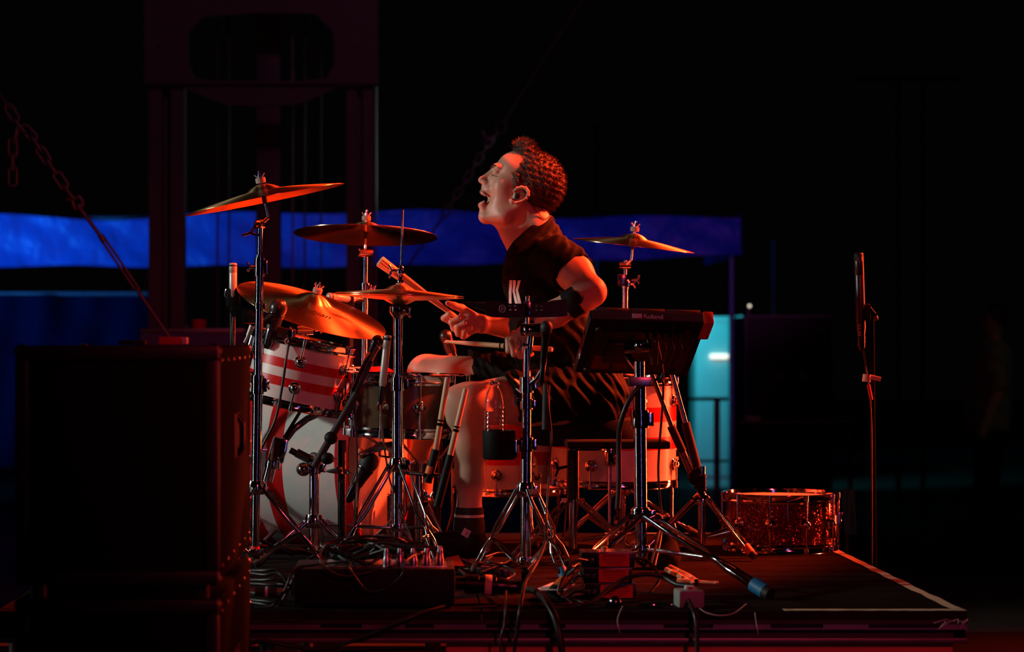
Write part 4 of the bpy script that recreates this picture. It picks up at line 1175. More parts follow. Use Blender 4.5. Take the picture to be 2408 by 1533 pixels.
mb.bar(f0, f1, .085, .006, (0, 1, 0)); part('footboard', mb, 'dark_chrome', hh, smooth=False)
mk('heel_plate', 'dark_chrome', hh, 'box', (f0.x + .045, f0.y, ZR + .012), (.10, .085, .022), None, .004)
mk('pedal_chain', 'steel', hh, 'cyl', f1, W(940, 1235, hhY), .006, None, 8)
mk('base_plate', 'black_metal', hh, 'box', (f1.x - .01, f1.y, ZR + .006), (.22, .05, .008), None, .002)

# bass drum pedal at the batter head
kp = thing('kick_pedal', 'black bass drum pedal clamped behind the bass drum hoop', 'pedal', W(955, 1310, 7.30))
q0 = Vector(((1050 - PX0) * 7.28 / FPX, 7.28, ZR + .012)); q1 = Vector(((915 - PX0) * 7.26 / FPX, 7.26, ZR + .075))
mk('footboard', 'dark_chrome', kp, 'bar', q0, q1, .09, .007, (0, 1, 0), smooth=False)
mk('base_plate', 'black_metal', kp, 'box', ((q0.x + q1.x) / 2, 7.27, ZR + .005), (q0.x - q1.x + .06, .1, .008), None, .002)
for sy in (-.055, .055): mk('post', 'chrome', kp, 'box', (q1.x + .005, 7.26 + sy, ZR + .10), (.022, .014, .20), None, .003)
mk('axle', 'chrome', kp, 'cyl', (q1.x + .005, 7.19, ZR + .20), (q1.x + .005, 7.34, ZR + .20), .006, None, 10)
mk('beater_shaft', 'chrome', kp, 'cyl', (q1.x + .005, 7.26, ZR + .20), (q1.x + .03, 7.26, ZR + .335), .004, None, 8)
mk('beater', 'felt', kp, 'lathe', [(0, -.025), (.022, -.022), (.026, 0), (.022, .022), (0, .025)], (q1.x + .022, 7.26, ZR + .34), (1, 0, -.1), n=18)
mk('spring', 'chrome', kp, 'cyl', (q1.x + .03, 7.34, ZR + .05), (q1.x + .01, 7.34, ZR + .18), .008, None, 10)

# snare stand
ssn = thing('snare_stand', 'chrome basket stand under the wooden snare', 'stand', W(990, 1290, 7.02))
bx, by = (985 - PX0) * 7.02 / FPX, 7.02
mk('tube', 'chrome', ssn, 'cyl', (bx, by, ZR + .07), (bx, by, ZR + .30), .0125, None, 14)
mk('basket_hub', 'chrome', ssn, 'lathe', [(.012, -.02), (.028, -.015), (.03, .01), (.012, .02)], (bx, by, ZR + .30), n=18)
snb = W(957, 1022, 7.02)
for a in (20, 140, 262):
    d = Vector((math.cos(R(a)), math.sin(R(a)), 0))
    mb = MB(); mb.tube([Vector((bx, by, ZR + .30)), Vector((bx, by, ZR + .325)) + d * .07, Vector((snb.x, snb.y, snb.z - .012)) + d * .16, Vector((snb.x, snb.y, snb.z - .004)) + d * .197, Vector((snb.x, snb.y, snb.z + .022)) + d * .203], .005, 8)
    am = part('basket_arm', mb, 'chrome', ssn)
    mk('grip', 'rubber', am, 'ball', Vector((snb.x, snb.y, snb.z + .01)) + d * .2015, (.009, .009, .014), 10)
collar(ssn, (bx, by, ZR + .21), (0, 0, 1), .019, .04); wing(ssn, (bx + .02, by - .01, ZR + .21), (1, -.3, 0))
for a in (-60, 60, 185):
    d = Vector((math.cos(R(a)), math.sin(R(a)), 0))
    leg_pair(ssn, Vector((bx, by, ZR + .19)) + d * .02, (bx + d.x * .21, by + d.y * .2, ZR + .016), Vector((bx, by, ZR + .08)) + d * .018)

# accessory stand in front of the drummer --------------------------------------------------
aY = 6.50
ac, P_S = stand('percussion_stand', 'chrome percussion stand in front of the drummer\'s thigh', 'stand', aY, (1240, 700), (1236, 1332),
    [(697, 790, .0055), (820, 905, .0105), (890, 1060, .0135), (1050, 1145, .0155), (1130, 1332, .0150)], [(905, .020, .045), (950, .018, .03), (1045, .020, .04), (1150, .022, .025)], [(905, (1, -.3, .2)), (940, (-1, -.3, 0))], 1150, 1318,
    [(-.15, .08), (.105, -.135, dict(tape_='blue_tape')), (.14, .16)], leg_kw=dict(side_w=.036))
collar(ac, W(1252, 776, aY), (1, -.35, 0), .019, .06, block=False)
mk('clamp_ball', 'chrome', ac, 'ball', W(1243, 776, aY - .004), .018, 16)
mk('clamp_arm', 'chrome', ac, 'cyl', W(1247, 790, aY), W(1243, 830, aY), .010, None, 12)
wing(ac, W(1245, 812, aY - .01), (-1, -.2, .1), .022); wing(ac, W(1270, 778, aY), (1, -.2, .2), .02)
mk('lower_bracket', 'chrome', ac, 'box', (P_S(1326).x + .004, aY - .004, P_S(1326).z), (.062, .03, .018), None, .004)
mk('foot_post', 'black_metal', ac, 'cyl', P_S(1326), (P_S(1326).x, aY, ZR + .002), .012, None, 12)
mk('rod_cap', 'chrome', ac, 'ball', W(1240, 698, aY), .0065, 10)

# percussion block bar clamped on the rod (two-ended black bar with rivets)
pbY = aY - .022
pbr = thing('percussion_bar', 'glossy black riveted percussion bar clamped level on the stand rod', 'percussion bar', W(1240, 726, pbY))
out = [(1142, 709), (1165, 706), (1180, 711), (1200, 714), (1280, 713), (1296, 707), (1330, 703), (1334, 706), (1334, 742), (1328, 744), (1290, 746), (1200, 747), (1160, 746), (1142, 741)]
mb = MB(); s_ = pbY / FPX
mb.poly([((a - 1240) * s_, -(b - 726) * s_) for a, b in out], .022, W(1240, 726, pbY), (1, 0, 0), (0, 0, 1))
part('bar', mb, 'black_metal', pbr, smooth=False)
mb = MB(); mb.tube([W(1144, 722, pbY), W(1112, 716, pbY), W(1085, 711, pbY)], [.0135, .0075, .003], 12); part('mallet_neck', mb, 'drum_hoop_black', pbr)
for a in (1201, 1212, 1263, 1274):
    for b in (719, 729):
        mk('rivet', 'chrome', pbr, 'ball', W(a, b, pbY - .012), (.0038, .003, .0038), 10)
mb = MB(); c0 = W(1181, 726, pbY - .0125); mb.tube([c0 + Vector((.0085 * math.cos(k * math.pi / 12), 0, .0098 * math.sin(k * math.pi / 12))) for k in range(24)], .0006, 5, closed=True)
mb.box(c0 + Vector((.001, 0, .003)), (.006, .0008, .0014)); mb.box(c0 + Vector((0, 0, -.001)), (.007, .0008, .0014)); mb.box(c0 + Vector((-.001, 0, -.0045)), (.006, .0008, .0012)); mb.box(c0 + Vector((-.001, 0, .001)), (.0014, .0008, .010))
part('round_emblem', mb, 'white_print', pbr, smooth=False)
mk('clamp', 'dark_chrome', pbr, 'box', W(1241, 726, pbY + .002), (.018, .03, .04), None, .003)
mb = MB(); mb.tube([W(1236, 712, pbY - .02), W(1252, 735, pbY - .024)], .0028, 8); part('clamp_key', mb, 'chrome', pbr)

# drink holder with bottle
hd = thing('cup_holder', 'black cup holder clamped to the percussion stand', 'cup holder', W(1174, 1080, 6.50))
hc = W(1174, 1080, 6.50)
mk('cup', 'black_plastic', hd, 'lathe', [(0, 0), (.043, 0), (.047, .006), (.049, .082), (.046, .082), (.044, .010), (0, .008)], hc, (0, 0, 1), n=32)
mk('arm', 'black_metal', hd, 'bar', hc + Vector((.045, 0, .05)), W(1225, 1042, 6.5), .014, .012, (0, 0, 1), smooth=False)
mk('clamp', 'chrome', hd, 'box', W(1210, 1055, 6.48), (.016, .02, .05), None, .003)
bt = thing('water_bottle', 'small clear ribbed water bottle standing in the black cup holder', 'bottle', hc + Vector((-.014, 0, .010)))
bo = hc + Vector((-.014, 0, .010)); H = .215
pr = [(.0, 0), (.026, 0), (.030, .006)]
for k in range(9): z = .02 + k * .0125; pr += [(.0295, z), (.0275, z + .004), (.0275, z + .007), (.0295, z + .0105)]
pr += [(.030, .14), (.029, .152), (.022, .178), (.014, .194), (.0115, .198), (.0115, .203), (.0145, .204), (.0145, .207), (.0115, .208), (.0115, .215), (.0100, .215), (.0100, .205), (.0130, .192), (.0205, .177), (.0275, .150), (.0280, .02), (.024, .006), (0, .005)]
mk('shell', 'clear_plastic', bt, 'lathe', pr, bo, (0, 0, 1), n=32, ang=60)
mk('neck_ring', 'clear_plastic', bt, 'lathe', [(.0118, .2), (.0165, .2), (.0165, .2025), (.0118, .2025)], bo, (0, 0, 1), n=24)

# stick caddy with two upright sticks, clamped on the hi-hat stand side
def stick(name, label, a, b, r=.0073, group=None, tip=True, print_=True, cat='drumstick'):
    """a = tip end, b = butt end"""
    a, b = Vector(a), Vector(b); d = (b - a); Ln = d.length; d.normalize()
    t = thing(name, label, cat, b, group)
    mb = MB()
    if tip: prof = [(0, 0), (.003, .001), (.0052, .006), (.0052, .010), (.0038, .016), (.0045, .022), (r * .9, .085), (r, .12), (r, Ln - .008), (r * .85, Ln - .002), (0, Ln)]
    else: prof = [(0, 0), (r * .85, .002), (r, .008), (r, Ln - .008), (r * .85, Ln - .002), (0, Ln)]
    mb.lathe(prof, a, d, 14); part('shaft', mb, 'stick_wood', t)
    if print_:
        for u in (.52, .56, .575):
            mk('print_mark', 'stick_print', t, 'lathe', [(r * 1.01, 0), (r * 1.015, .001), (r * 1.015, .004), (r * 1.01, .005)], a + d * (Ln * u), d, n=14)
    return t
scY = 6.62
sc = thing('stick_holder', 'black twin tube stick holder clamped beside the hi-hat stand', 'stick holder', W(1015, 1200, scY))
mk('tube', 'black_plastic', sc, 'cyl', W(1025, 1057, scY), W(1005, 1135, scY), .0125, None, 16)
mk('tube', 'black_plastic', sc, 'cyl', W(1060, 1070, scY - .02), W(1028, 1192, scY - .02), .0125, None, 16)
mk('tube_wrap', 'orange_tape', sc, 'cyl', W(1014, 1097, scY), W(1009, 1114, scY), .0130, None, 16)
mk('clamp', 'chrome', sc, 'box', W(1018, 1118, scY), (.06, .02, .012), None, .003)
mk('clamp_bar', 'chrome', sc, 'cyl', W(1018, 1118, scY), W(940, 1110, hhY), .006, None, 10)
stick('drumstick', 'upright orange lit drumstick in the holder, left of the pair', W(1053, 886, scY), W(1021, 1080, scY), .0085, 'sticks in the holder', tip=False)
stick('drumstick', 'upright orange lit drumstick in the holder, right of the pair', W(1096, 912, scY - .02), W(1055, 1085, scY - .02), .0085, 'sticks in the holder', tip=False)

# ------------------------------------------------------------------ sampling pad on its stand
rv = Vector((.996, .09, -.027)).normalized(); uv = Vector((.09, -.85, .53)); uv = (uv - rv * uv.dot(rv)).normalized(); nv = rv.cross(uv)
if nv.y < 0: nv = -nv            # nv points to the playing face (towards the drummer)
O = W(1388, 752, 6.36)           # upper left corner of the underside
Wd, Ld, Th = .330, .285, .034
spd = thing('sampling_pad', 'black electronic sampling pad seen from its underside with brand lettering', 'sampling pad', O + rv * Wd / 2 - uv * Ld)
B3 = Matrix((rv, uv, nv)).transposed()
def SP(a, b, c): return O + rv * a - uv * b + nv * c
mb = MB(); mb.box(SP(Wd / 2, Ld / 2, Th / 2), (Wd, Ld, Th), B3, .006); part('body', mb, 'black_plastic', spd)
mb = MB(); mb.box(SP(Wd / 2, -.0008, Th * .5), (Wd - .012, .0016, Th - .008), B3); part('rear_panel', mb, 'pad_rubber', spd, smooth=False)
for k in range(3):
    for j in range(3):
        mb = MB(); mb.box(SP(.016 + (k + .5) * .1, .003 + .045 + j * .094, Th + .004), (.097, .090, .014), B3, .003); part('drum_pad', mb, 'pad_rubber', spd)
mb = MB(); mb.box(SP(Wd + .004, .040, Th / 2), (.030, .088, Th + .006), B3, .005); part('end_cap', mb, 'orange_cap', spd, label='orange end cap')
mb = MB(); mb.box(SP(Wd / 2, Ld * .55, -.003), (Wd * .86, Ld * .74, .006), B3, .002); part('base_plate', mb, 'black_metal', spd)
for a in (.03, Wd - .05):
    for b in (.04, Ld - .03):
        mk('foot', 'rubber', spd, 'cyl', SP(a, b, -.001), SP(a, b, -.010), .009, None, 12)
for a in (.065, .125):
    mb = MB(); mb.box(SP(a, Ld * .74, -.0068), (.05, .07, .001), B3); part('sticker', mb, 'dull_sticker', spd, smooth=False)
text_mesh('brand_lettering', 'Roland', .0200, SP(.150, -.0020, .0085), rv, nv, 'roland_grey', spd, .0004, 1.0)
mb = MB()
for k in range(3): mb.box(SP(.133, -.0022, .0105 + k * .0052), (.027, .0010, .0038), B3)
mb.box(SP(.140, -.0022, .0157), (.013, .0010, .0140), B3)
part('brand_emblem', mb, 'roland_grey', spd, smooth=False)
text_mesh('side_lettering', 'SPD', .022, SP(-.0006, .20, .008), uv, nv * -1, 'roland_grey', spd, .0004)
for k in range(5):
    a = .165 + k * .022
    mb = MB(); p = SP(a, .040, -.002); q = p - nv * .03 + Vector((0, 0, .004)); mb.tube([p, q], .0055, 10)
    jk = part('jack_plug', mb, 'black_metal', spd)
    mb = MB(); mb.tube(smooth_path([q, q - nv * .012 + Vector((0, -.006, -.002)), q + Vector((.006, -.01, -.03)), q + Vector((.012 - k * .008, .0, -.075))], 5), .0028, 7); part('lead', mb, 'cable_rubber', jk)
# stand
dY = 6.42
ps, P_D = stand('pad_stand', 'chrome tripod stand under the sampling pad', 'stand', dY, (1503, 812), (1508, 1310),
    [(850, 985, .0155), (900, 1200, .0185), (1190, 1308, .0165)], [(985, .0255, .050), (1205, .028, .018)], [(990, (1, -.2, 0))], 1210, 1290,
    [(.30, -.36, dict(tape_='blue_tape')), (-.265, -.34, dict(tape_='orange_tape')), (-.03, .30)], leg_kw=dict(side_w=.040, w=.016, kink=True, foot_s=1.5))
mb = MB(); mb.box(SP(.115, .15, -.012), (.10, .10, .010), B3, .002); part('mount_plate', mb, 'black_metal', ps)
mk('mount_neck', 'chrome', ps, 'cyl', SP(.125, .15, -.016), W(1507, 880, dY), .010, None, 12)
collar(ps, W(1500, 815, 6.40), (1, -.2, 0.1), .016, .075, block=False)
mk('mount_ball', 'chrome', ps, 'ball', W(1505, 812, 6.39), .017, 14)
mk('t_clamp', 'steel', ps, 'box', W(1505, 897, dY - .012), (.065, .03, .026), None, .004)
wing(ps, W(1540, 893, dY - .02), (1, -.3, .2), .018, 'black_metal')
mb = MB(); mb.tube(smooth_path([W(1507, 905, dY - .015), W(1480, 940, dY - .02), W(1462, 985, dY - .015), W(1455, 1030, dY), W(1456, 1120, dY), W(1452, 1195, dY)], 6), .0075, 8); part('cable_sleeve', mb, 'cable_rubber', ps)
ty = thing('accessory_tray', 'flat black accessory tray behind the pad stand pole', 'tray', W(1450, 1050, 6.56))
mk('tray', 'black_plastic', ty, 'box', W(1450, 1044, 6.60), (.292, .16, .022), None, .006)
mk('clamp_arm', 'black_metal', ty, 'cyl', W(1500, 1044, 6.53), W(1506, 1035, dY + .018), .009, None, 10)

# ------------------------------------------------------------------ throne
tY = 7.03
th = thing('drum_throne', 'round black drum throne under the drummer', 'stool', W(1375, 1330, tY))
tcx = (1378 - PX0) * tY / FPX
zs = W(1378, 981, tY).z
mk('cushion', 'strap_black', th, 'lathe', [(0, -.085), (.15, -.085), (.170, -.075), (.176, -.045), (.176, -.025), (.168, -.006), (.14, 0), (0, .0)], (tcx, tY, zs), (0, 0, 1), n=48)
mk('seat_plate', 'black_metal', th, 'cyl', (tcx, tY, zs - .10), (tcx, tY, zs - .085), .06, None, 20)
mk('post', 'chrome', th, 'cyl', (tcx - .04, tY, ZR + .05), (tcx - .04, tY, zs - .09), .0135, None, 14)
mk('post_sleeve', 'black_metal', th, 'cyl', (tcx - .04, tY, ZR + .20), (tcx - .04, tY, ZR + .36), .020, None, 16)
wing(th, (tcx - .06, tY - .01, ZR + .30), (-1, -.5, -.2), .03, 'black_metal')
for a in (-35, 90, 215):
    d = Vector((math.cos(R(a)), math.sin(R(a)), 0)); c = Vector((tcx - .04, tY, 0))
    leg_pair(th, c + d * .022 + Vector((0, 0, ZR + .20)), (c.x + d.x * .25, c.y + d.y * .22, ZR + .016), c + d * .018 + Vector((0, 0, ZR + .075)), kink=False, side_w=.034)

# ------------------------------------------------------------------ boom stands beside the floor tom
bY = 7.25
bs = thing('boom_stand', 'tripod boom stand with two slanted poles beside the floor tom', 'stand', W(1652, 1310, bY))
mk('boom_pole', 'chrome', bs, 'cyl', W(1530, 872, bY - .05), W(1582, 1010, bY - .02), .0075, None, 12)
mk('boom_grip', 'rubber', bs, 'cyl', W(1578, 1002, bY - .02), W(1605, 1062, bY - .01), .0135, None, 14)
mk('boom_tail', 'steel', bs, 'cyl', W(1602, 1056, bY - .01), W(1626, 1112, bY), .0115, None, 14)
mk('boom_pole', 'chrome', bs, 'cyl', W(1577, 868, bY + .02), W(1614, 1000, bY + .02), .0080, None, 12)
mk('boom_grip', 'rubber', bs, 'cyl', W(1612, 994, bY + .02), W(1640, 1100, bY + .01), .0135, None, 14)
mb = MB(); mb.ball(W(1636, 1120, bY), (.026, .02, .03), 14); mb.box(W(1645, 1135, bY), (.035, .03, .04), None, .005); part('boom_joint', mb, 'black_plastic', bs)
mk('tube', 'chrome', bs, 'cyl', W(1650, 1096, bY), W(1650, 1285, bY), .0125, None, 14)
mk('spring_sleeve', 'black_metal', bs, 'lathe', [(.014, -.03)] + [(.016 if k % 2 else .0125, -.028 + k * .007) for k in range(8)] + [(.012, .03)], W(1650, 1135, bY), n=16)
for (a, rr, tp) in ((-40, .19, 'orange_tape'), (35, .2, 'orange_tape'), (200, .22, None)):
    d = Vector((math.cos(R(a)), math.sin(R(a)), 0)); c = W(1650, 1172, bY)
    leg_pair(bs, c + d * .02, (c.x + d.x * rr, c.y + d.y * rr, ZR + .016), W(1650, 1262, bY) + d * .018, kink=False, side_w=.022, tape_=tp)
mk('hub', 'chrome', bs, 'lathe', [(.012, -.02), (.026, -.016), (.028, .006), (.012, .02)], W(1650, 1172, bY), n=18)

mb = MB(); tgc = W(1096, 1253, 6.42); tr_ = Matrix.Rotation(R(28), 3, 'Y'); mb.box(tgc, (.021, .002, .021), tr_); ntag = part('number_tag', mb, 'white_tape', ac, smooth=False)
text_mesh('tag_numeral', '2', .014, tgc + Vector((-.004, -.0015, -.004)), tr_ @ Vector((1, 0, 0)), tr_ @ Vector((0, 0, 1)), 'stick_print', ntag, .0003)
# ------------------------------------------------------------------ the drummer
HY = 7.05
def w(px, py, Y=HY): return tuple(W(px, py, Y))
def wy(px, py, lat): return tuple(W(px, py, HY - lat))      # lat > 0: towards the camera side of the head
dr = thing('person', 'drummer in black t-shirt and shorts shouting while playing, stick in each hand', 'person', (W(1372, 1330, HY).x, HY, ZR))
th_ = R(17)
HF, HU = Vector((-math.cos(th_), 0, math.sin(th_))), Vector((math.sin(th_), 0, math.cos(th_)))
HR = Matrix((HF, Vector((0, 1, 0)), HU)).transposed()
fineX = [(.055, .50, .0028)]; fineY = [(6.70, 7.30, .0032)]; fineZ = [(1.345, 1.735, .0028), (1.02, 1.225, .0030)]
b = SDF((-.10, 6.54, ZR + .05), (.68, 7.56, 1.76), .0062, fineX, fineY, fineZ)
# torso
b.ecap(w(1370, 925), w(1312, 790), .088, .085, (0, 1, 0), 1.35, .03)
b.ecap(w(1312, 790), w(1272, 645), .085, .076, (0, 1, 0), 1.5, .05)
b.cap(w(1300, 608, 6.90), w(1255, 595, 7.22), .042, .042, .04)
b.cap(w(1262, 612), w(1268, 590), .055, .035, .04)
# near arm
b.chain([(w(1312, 607, 6.885), .046), (w(1352, 643, 6.80), .050), (w(1390, 684, 6.705), .041)], .03)
b.chain([(w(1391, 688, 6.702), .041), (w(1360, 706, 6.69), .0425), (w(1305, 738, 6.715), .036), (w(1255, 767, 6.755), .0255)], .022)
# far arm
b.chain([(w(1255, 590, 7.23), .052), (w(1270, 680, 7.34), .046), (w(1268, 768, 7.42), .040)], .03)
b.chain([(w(1266, 770, 7.41), .040), (w(1215, 772, 7.34), .041), (w(1134, 762, 7.235), .0265)], .02)
# near leg, far leg
b.chain([(w(1378, 930, 6.95), .095), (w(1240, 936, 6.84), .078), (w(1102, 950, 6.725), .060)], .03)
b.chain([(w(1101, 950, 6.725), .059), (w(1107, 1045, 6.745), .050), (w(1106, 1120, 6.755), .042), (w(1103, 1205, 6.76), .0335), (w(1103, 1262, 6.765), .036)], .025)
b.cap(w(1065, 935, 6.71), w(1068, 985, 6.715), .026, .02, .03)
b.cap(w(1103, 1275, 6.765), w(1020, 1278, 6.75), .034, .026, .03)
b.chain([(w(1345, 925, 7.16), .095), (w(1180, 895, 7.27), .075), (w(1003, 877, 7.40), .058)], .03)
b.chain([(w(1002, 880, 7.40), .056), (w(1004, 980, 7.37), .049), (w(995, 1080, 7.33), .040), (w(990, 1190, 7.29), .032), (w(992, 1250, 7.285), .034)], .025)
b.cap(w(990, 1268, 7.285), w(925, 1262, 7.27), .033, .026, .03)
# neck
b.ecap(w(1246, 500), w(1262, 600), .055, .060, (0, 1, 0), 1.0, .03)
b.cap(w(1214, 515), w(1222, 585), .032, .028, .03)
b.cap(w(1168, 508), w(1203, 552), .024, .026, .03)
b.cap(w(1203, 552), w(1216, 590), .024, .022, .03)
b.cap(wy(1245, 490, .050), wy(1221, 583, .028), .011, .011, .010)
b.cap(wy(1245, 490, -.050), wy(1221, 583, -.028), .011, .011, .010)
b.cap(wy(1268, 520, .03), wy(1284, 590, .06), .026, .026, .03)
b.cap(wy(1268, 520, -.03), wy(1282, 590, -.06), .026, .026, .03)
# skull and face (measured on the profile)
b.ell(w(1246, 419), (.094, .072, .083), HR, .02)
b.ell(w(1207, 398), (.050, .060, .050), HR, .03)
b.ell(w(1193, 440), (.046, .054, .062), HR, .03)
for sg in (1, -1):
    b.cap(wy(1222, 478, .054 * sg), wy(1186, 507, .044 * sg), .016, .015, .03)
    b.cap(wy(1186, 507, .042 * sg), wy(1143, 510, .012 * sg), .017, .0165, .025)
    b.ell(wy(1181, 438, .036 * sg), (.026, .024, .030), HR, .02)          # cheekbone
    b.ell(wy(1184, 475, .033 * sg), (.030, .022, .036), HR, .025)         # cheek
    b.cap(wy(1165, 391, .010 * sg), wy(1172, 393, .042 * sg), .0085, .0075, .012)   # brow ridge
b.ell(w(1166, 486), (.030, .034, .036), HR, .02)
b.ell(w(1141, 508), (.018, .020, .018), HR, .015)                        # chin
b.ell(w(1138, 494), (.012, .018, .013), HR, .01)
b.cap(wy(1136, 488, .012), wy(1136, 488, -.012), .0085, .0085, .008)
b.ell(w(1152, 446), (.024, .026, .020), HR, .02)                        # muzzle
for sg in (1, -1):
    b.ell(wy(1150, 407, .034 * sg), (.0120, .016, .0085), HR, .014, 'sub')   # eye socket
    b.ell(wy(1169, 405, .031 * sg), (.0125, .0135, .0110), HR, .004)        # closed eyelid ball
b.ell(w(1163, 423), (.018, .028, .020), HR, .016)
b.cap(w(1159, 402), w(1135, 422), .0080, .0095, .012)                    # nose bridge
b.ell(w(1133, 424), (.0110, .0105, .0095), HR, .008)                     # tip
for sg in (1, -1):
    b.ell(wy(1142, 430, .0115 * sg), (.0105, .0075, .0080), HR, .006)
    b.ell(wy(1134, 434, .0070 * sg), (.0050, .0036, .0036), HR, .003, 'sub')
b.cap(w(1142, 433), w(1137, 440), .0065, .006, .008)
# open mouth
b.ell(w(1126, 466.5), (.0205, .0215, .0180), HR, .006, 'sub')
for k in range(5):
    a0, a1 = -1 + 2 * k / 5, -1 + 2 * (k + 1) / 5
    def lp(a, up): return wy((1132 if up else 1129) + 9 * a * a, (451 if up else 482) + (9 * a * a if up else -8 * a * a), .0235 * a)
    b.cap(lp(a0, True), lp(a1, True), .0036, .0036, .009)
    b.cap(lp(a0, False), lp(a1, False), .0042, .0042, .010)
# ears
for sg in (1, -1):
    b.ell(wy(1222, 460, .068 * sg), (.020, .010, .026), HR, .01)
    ear = [(1209, 449), (1216, 443), (1226, 440), (1236, 442), (1242, 450), (1242, 459), (1236, 467), (1226, 473), (1214, 477), (1204, 476), (1200, 471)]
    for i in range(len(ear) - 1):
        b.cap(wy(*ear[i], (.074 + .012 * math.sin(math.pi * i / 10)) * sg), wy(*ear[i + 1], (.074 + .012 * math.sin(math.pi * (i + 1) / 10)) * sg), .0048, .0048, .004)
    b.cap(wy(1205, 474, .077 * sg), wy(1203, 470, .076 * sg), .0075, .006, .006)
    b.ell(wy(1222, 458, .085 * sg), (.015, .010, .014), HR, .005, 'sub')
# near hand closed round its stick
NY = 6.775
st_a, st_b = W(1046, 803, 6.93), W(1300, 822, 6.735)
b.ecap(w(1246, 772, 6.76), w(1218, 795, 6.785), .022, .0235, (.25, .95, -.1), 1.25, .015)
fing = [[(1208, 786, 6.805), (1196, 800, 6.800), (1196, 824, 6.795), (1210, 829, 6.812)],
        [(1213, 789, 6.785), (1205, 806, 6.772), (1209, 833, 6.770), (1224, 833, 6.795)],
        [(1223, 793, 6.768), (1219, 812, 6.752), (1224, 837, 6.752), (1238, 835, 6.778)],
        [(1236, 797, 6.755), (1234, 815, 6.738), (1240, 836, 6.740), (1250, 832, 6.765)]]
for fg in fing:
    rr = [.0115, .0105, .0092, .0080]
    b.chain([(w(*p), r) for p, r in zip(fg, rr)], .0035)
b.chain([(w(1240, 792, 6.80), .014), (w(1222, 806, 6.825), .0115), (w(1206, 813, 6.822), .0090)], .006)
# far hand, palm side to the camera
FY = 7.22
b.ecap(w(1128, 761, FY + .008), w(1098, 752, FY), .025, .029, (0, .3, .95), 1.15, .015)
b.ell(w(1105, 772, FY - .012), (.030, .016, .020), None, .01)
b.chain([(w(1110, 742, FY - .006), .0155), (w(1085, 725, FY - .014), .0125), (w(1068, 719, FY - .018), .0110), (w(1053, 713, FY - .020), .0085)], .006)
ff = [[(1088, 752, FY - .0), (1062, 757, FY - .010), (1044, 748, FY - .018), (1056, 738, FY - .030)],
      [(1088, 764, FY - .004), (1068, 772, FY - .018), (1062, 757, FY - .036), (1078, 748, FY - .042)],
      [(1094, 774, FY - .004), (1078, 784, FY - .020), (1076, 768, FY - .038), (1092, 760, FY - .042)],
      [(1102, 781, FY - .002), (1090, 790, FY - .018), (1092, 777, FY - .034), (1106, 770, FY - .034)]]
for fg in ff:
    b.chain([(w(*p), r) for p, r in zip(fg, [.0125, .0112, .0100, .0085])], .0035)
me = b.mesh('body', dr.location, ['skin', 'lip', 'mouth_dark'])
del b
# lip and mouth colouring by place
cen = np.zeros(len(me.polygons) * 3, dtype=np.float32); me.polygons.foreach_get('center', cen); cen = cen.reshape(-1, 3) + np.array(dr.location)
nrm = np.zeros(len(me.polygons) * 3, dtype=np.float32); me.polygons.foreach_get('normal', nrm); nrm = nrm.reshape(-1, 3)
pxs = PX0 + cen[:, 0] * FPX / HY; pys = PY0 - (cen[:, 2] - ZC) * FPX / HY; lat = np.abs(cen[:, 1] - HY)
mi = np.zeros(len(cen), dtype=np.int32)
inm = ((pxs - 1127) / 17) ** 2 + ((pys - 466) / 12.5) ** 2 + (lat / .024) ** 2 < 1.0
a = np.clip(lat / .0235, 0, 1.1)
up = np.hypot(pxs - (1132 + 9 * a * a), pys - (451 + 9 * a * a)) < 5.0
lo = np.hypot(pxs - (1129 + 9 * a * a), pys - (482 - 8 * a * a)) < 6.0
mi[(up | lo) & (lat < .025)] = 1
mi[inm & ~(up | lo)] = 2
me.polygons.foreach_set('material_index', mi)
body = bpy.data.objects.new('body', me); col.objects.link(body); body.parent = dr

def child(name, sdf, mats):
    m_ = sdf.mesh(name, dr.location, mats); o = bpy.data.objects.new(name, m_); col.objects.link(o); o.parent = dr; return o

# face details
for sg in (1, -1):
    mb = MB(); mb.tube(smooth_path([wy(1155, 394, .012 * sg), wy(1160, 389, .024 * sg), wy(1166, 390, .036 * sg), wy(1174, 395, .044 * sg)], 4), [.0030] * 12 + [.0016], 6); part('eyebrow', mb, 'brow_hair', dr)
    mb = MB(); mb.tube(smooth_path([wy(1158.0, 411, .018 * sg), wy(1157.5, 412, .028 * sg), wy(1163, 414, .040 * sg), wy(1170, 414, .0435 * sg)], 4), .0012, 5); part('lid_crease', mb, 'brow_hair', dr)  # second tube is dark, painting the shade in the closed lid's crease
mb = MB()
for k in range(6): mb.box(wy(1139 + .5 * (k - 2.5) ** 2, 456 + .35 * (k - 2.5) ** 2, .0062 * (k - 2.5)), (.005, .0056, .008), HR, .001)
part('upper_teeth', mb, 'tooth', dr)
mk('ear_monitor', 'mic_black', dr, 'ball', wy(1216, 461, .079), (.009, .007, .009), 12)
mb = MB(); mb.tube(smooth_path([wy(1216, 461, .082), wy(1224, 452, .09), wy(1242, 455, .078), wy(1258, 490, .064), wy(1280, 515, .060), wy(1293, 508, .05), wy(1300, 511, .03), wy(1306, 520, .02)], 5), .0012, 6); part('ear_monitor_lead', mb, 'cable_rubber', dr)

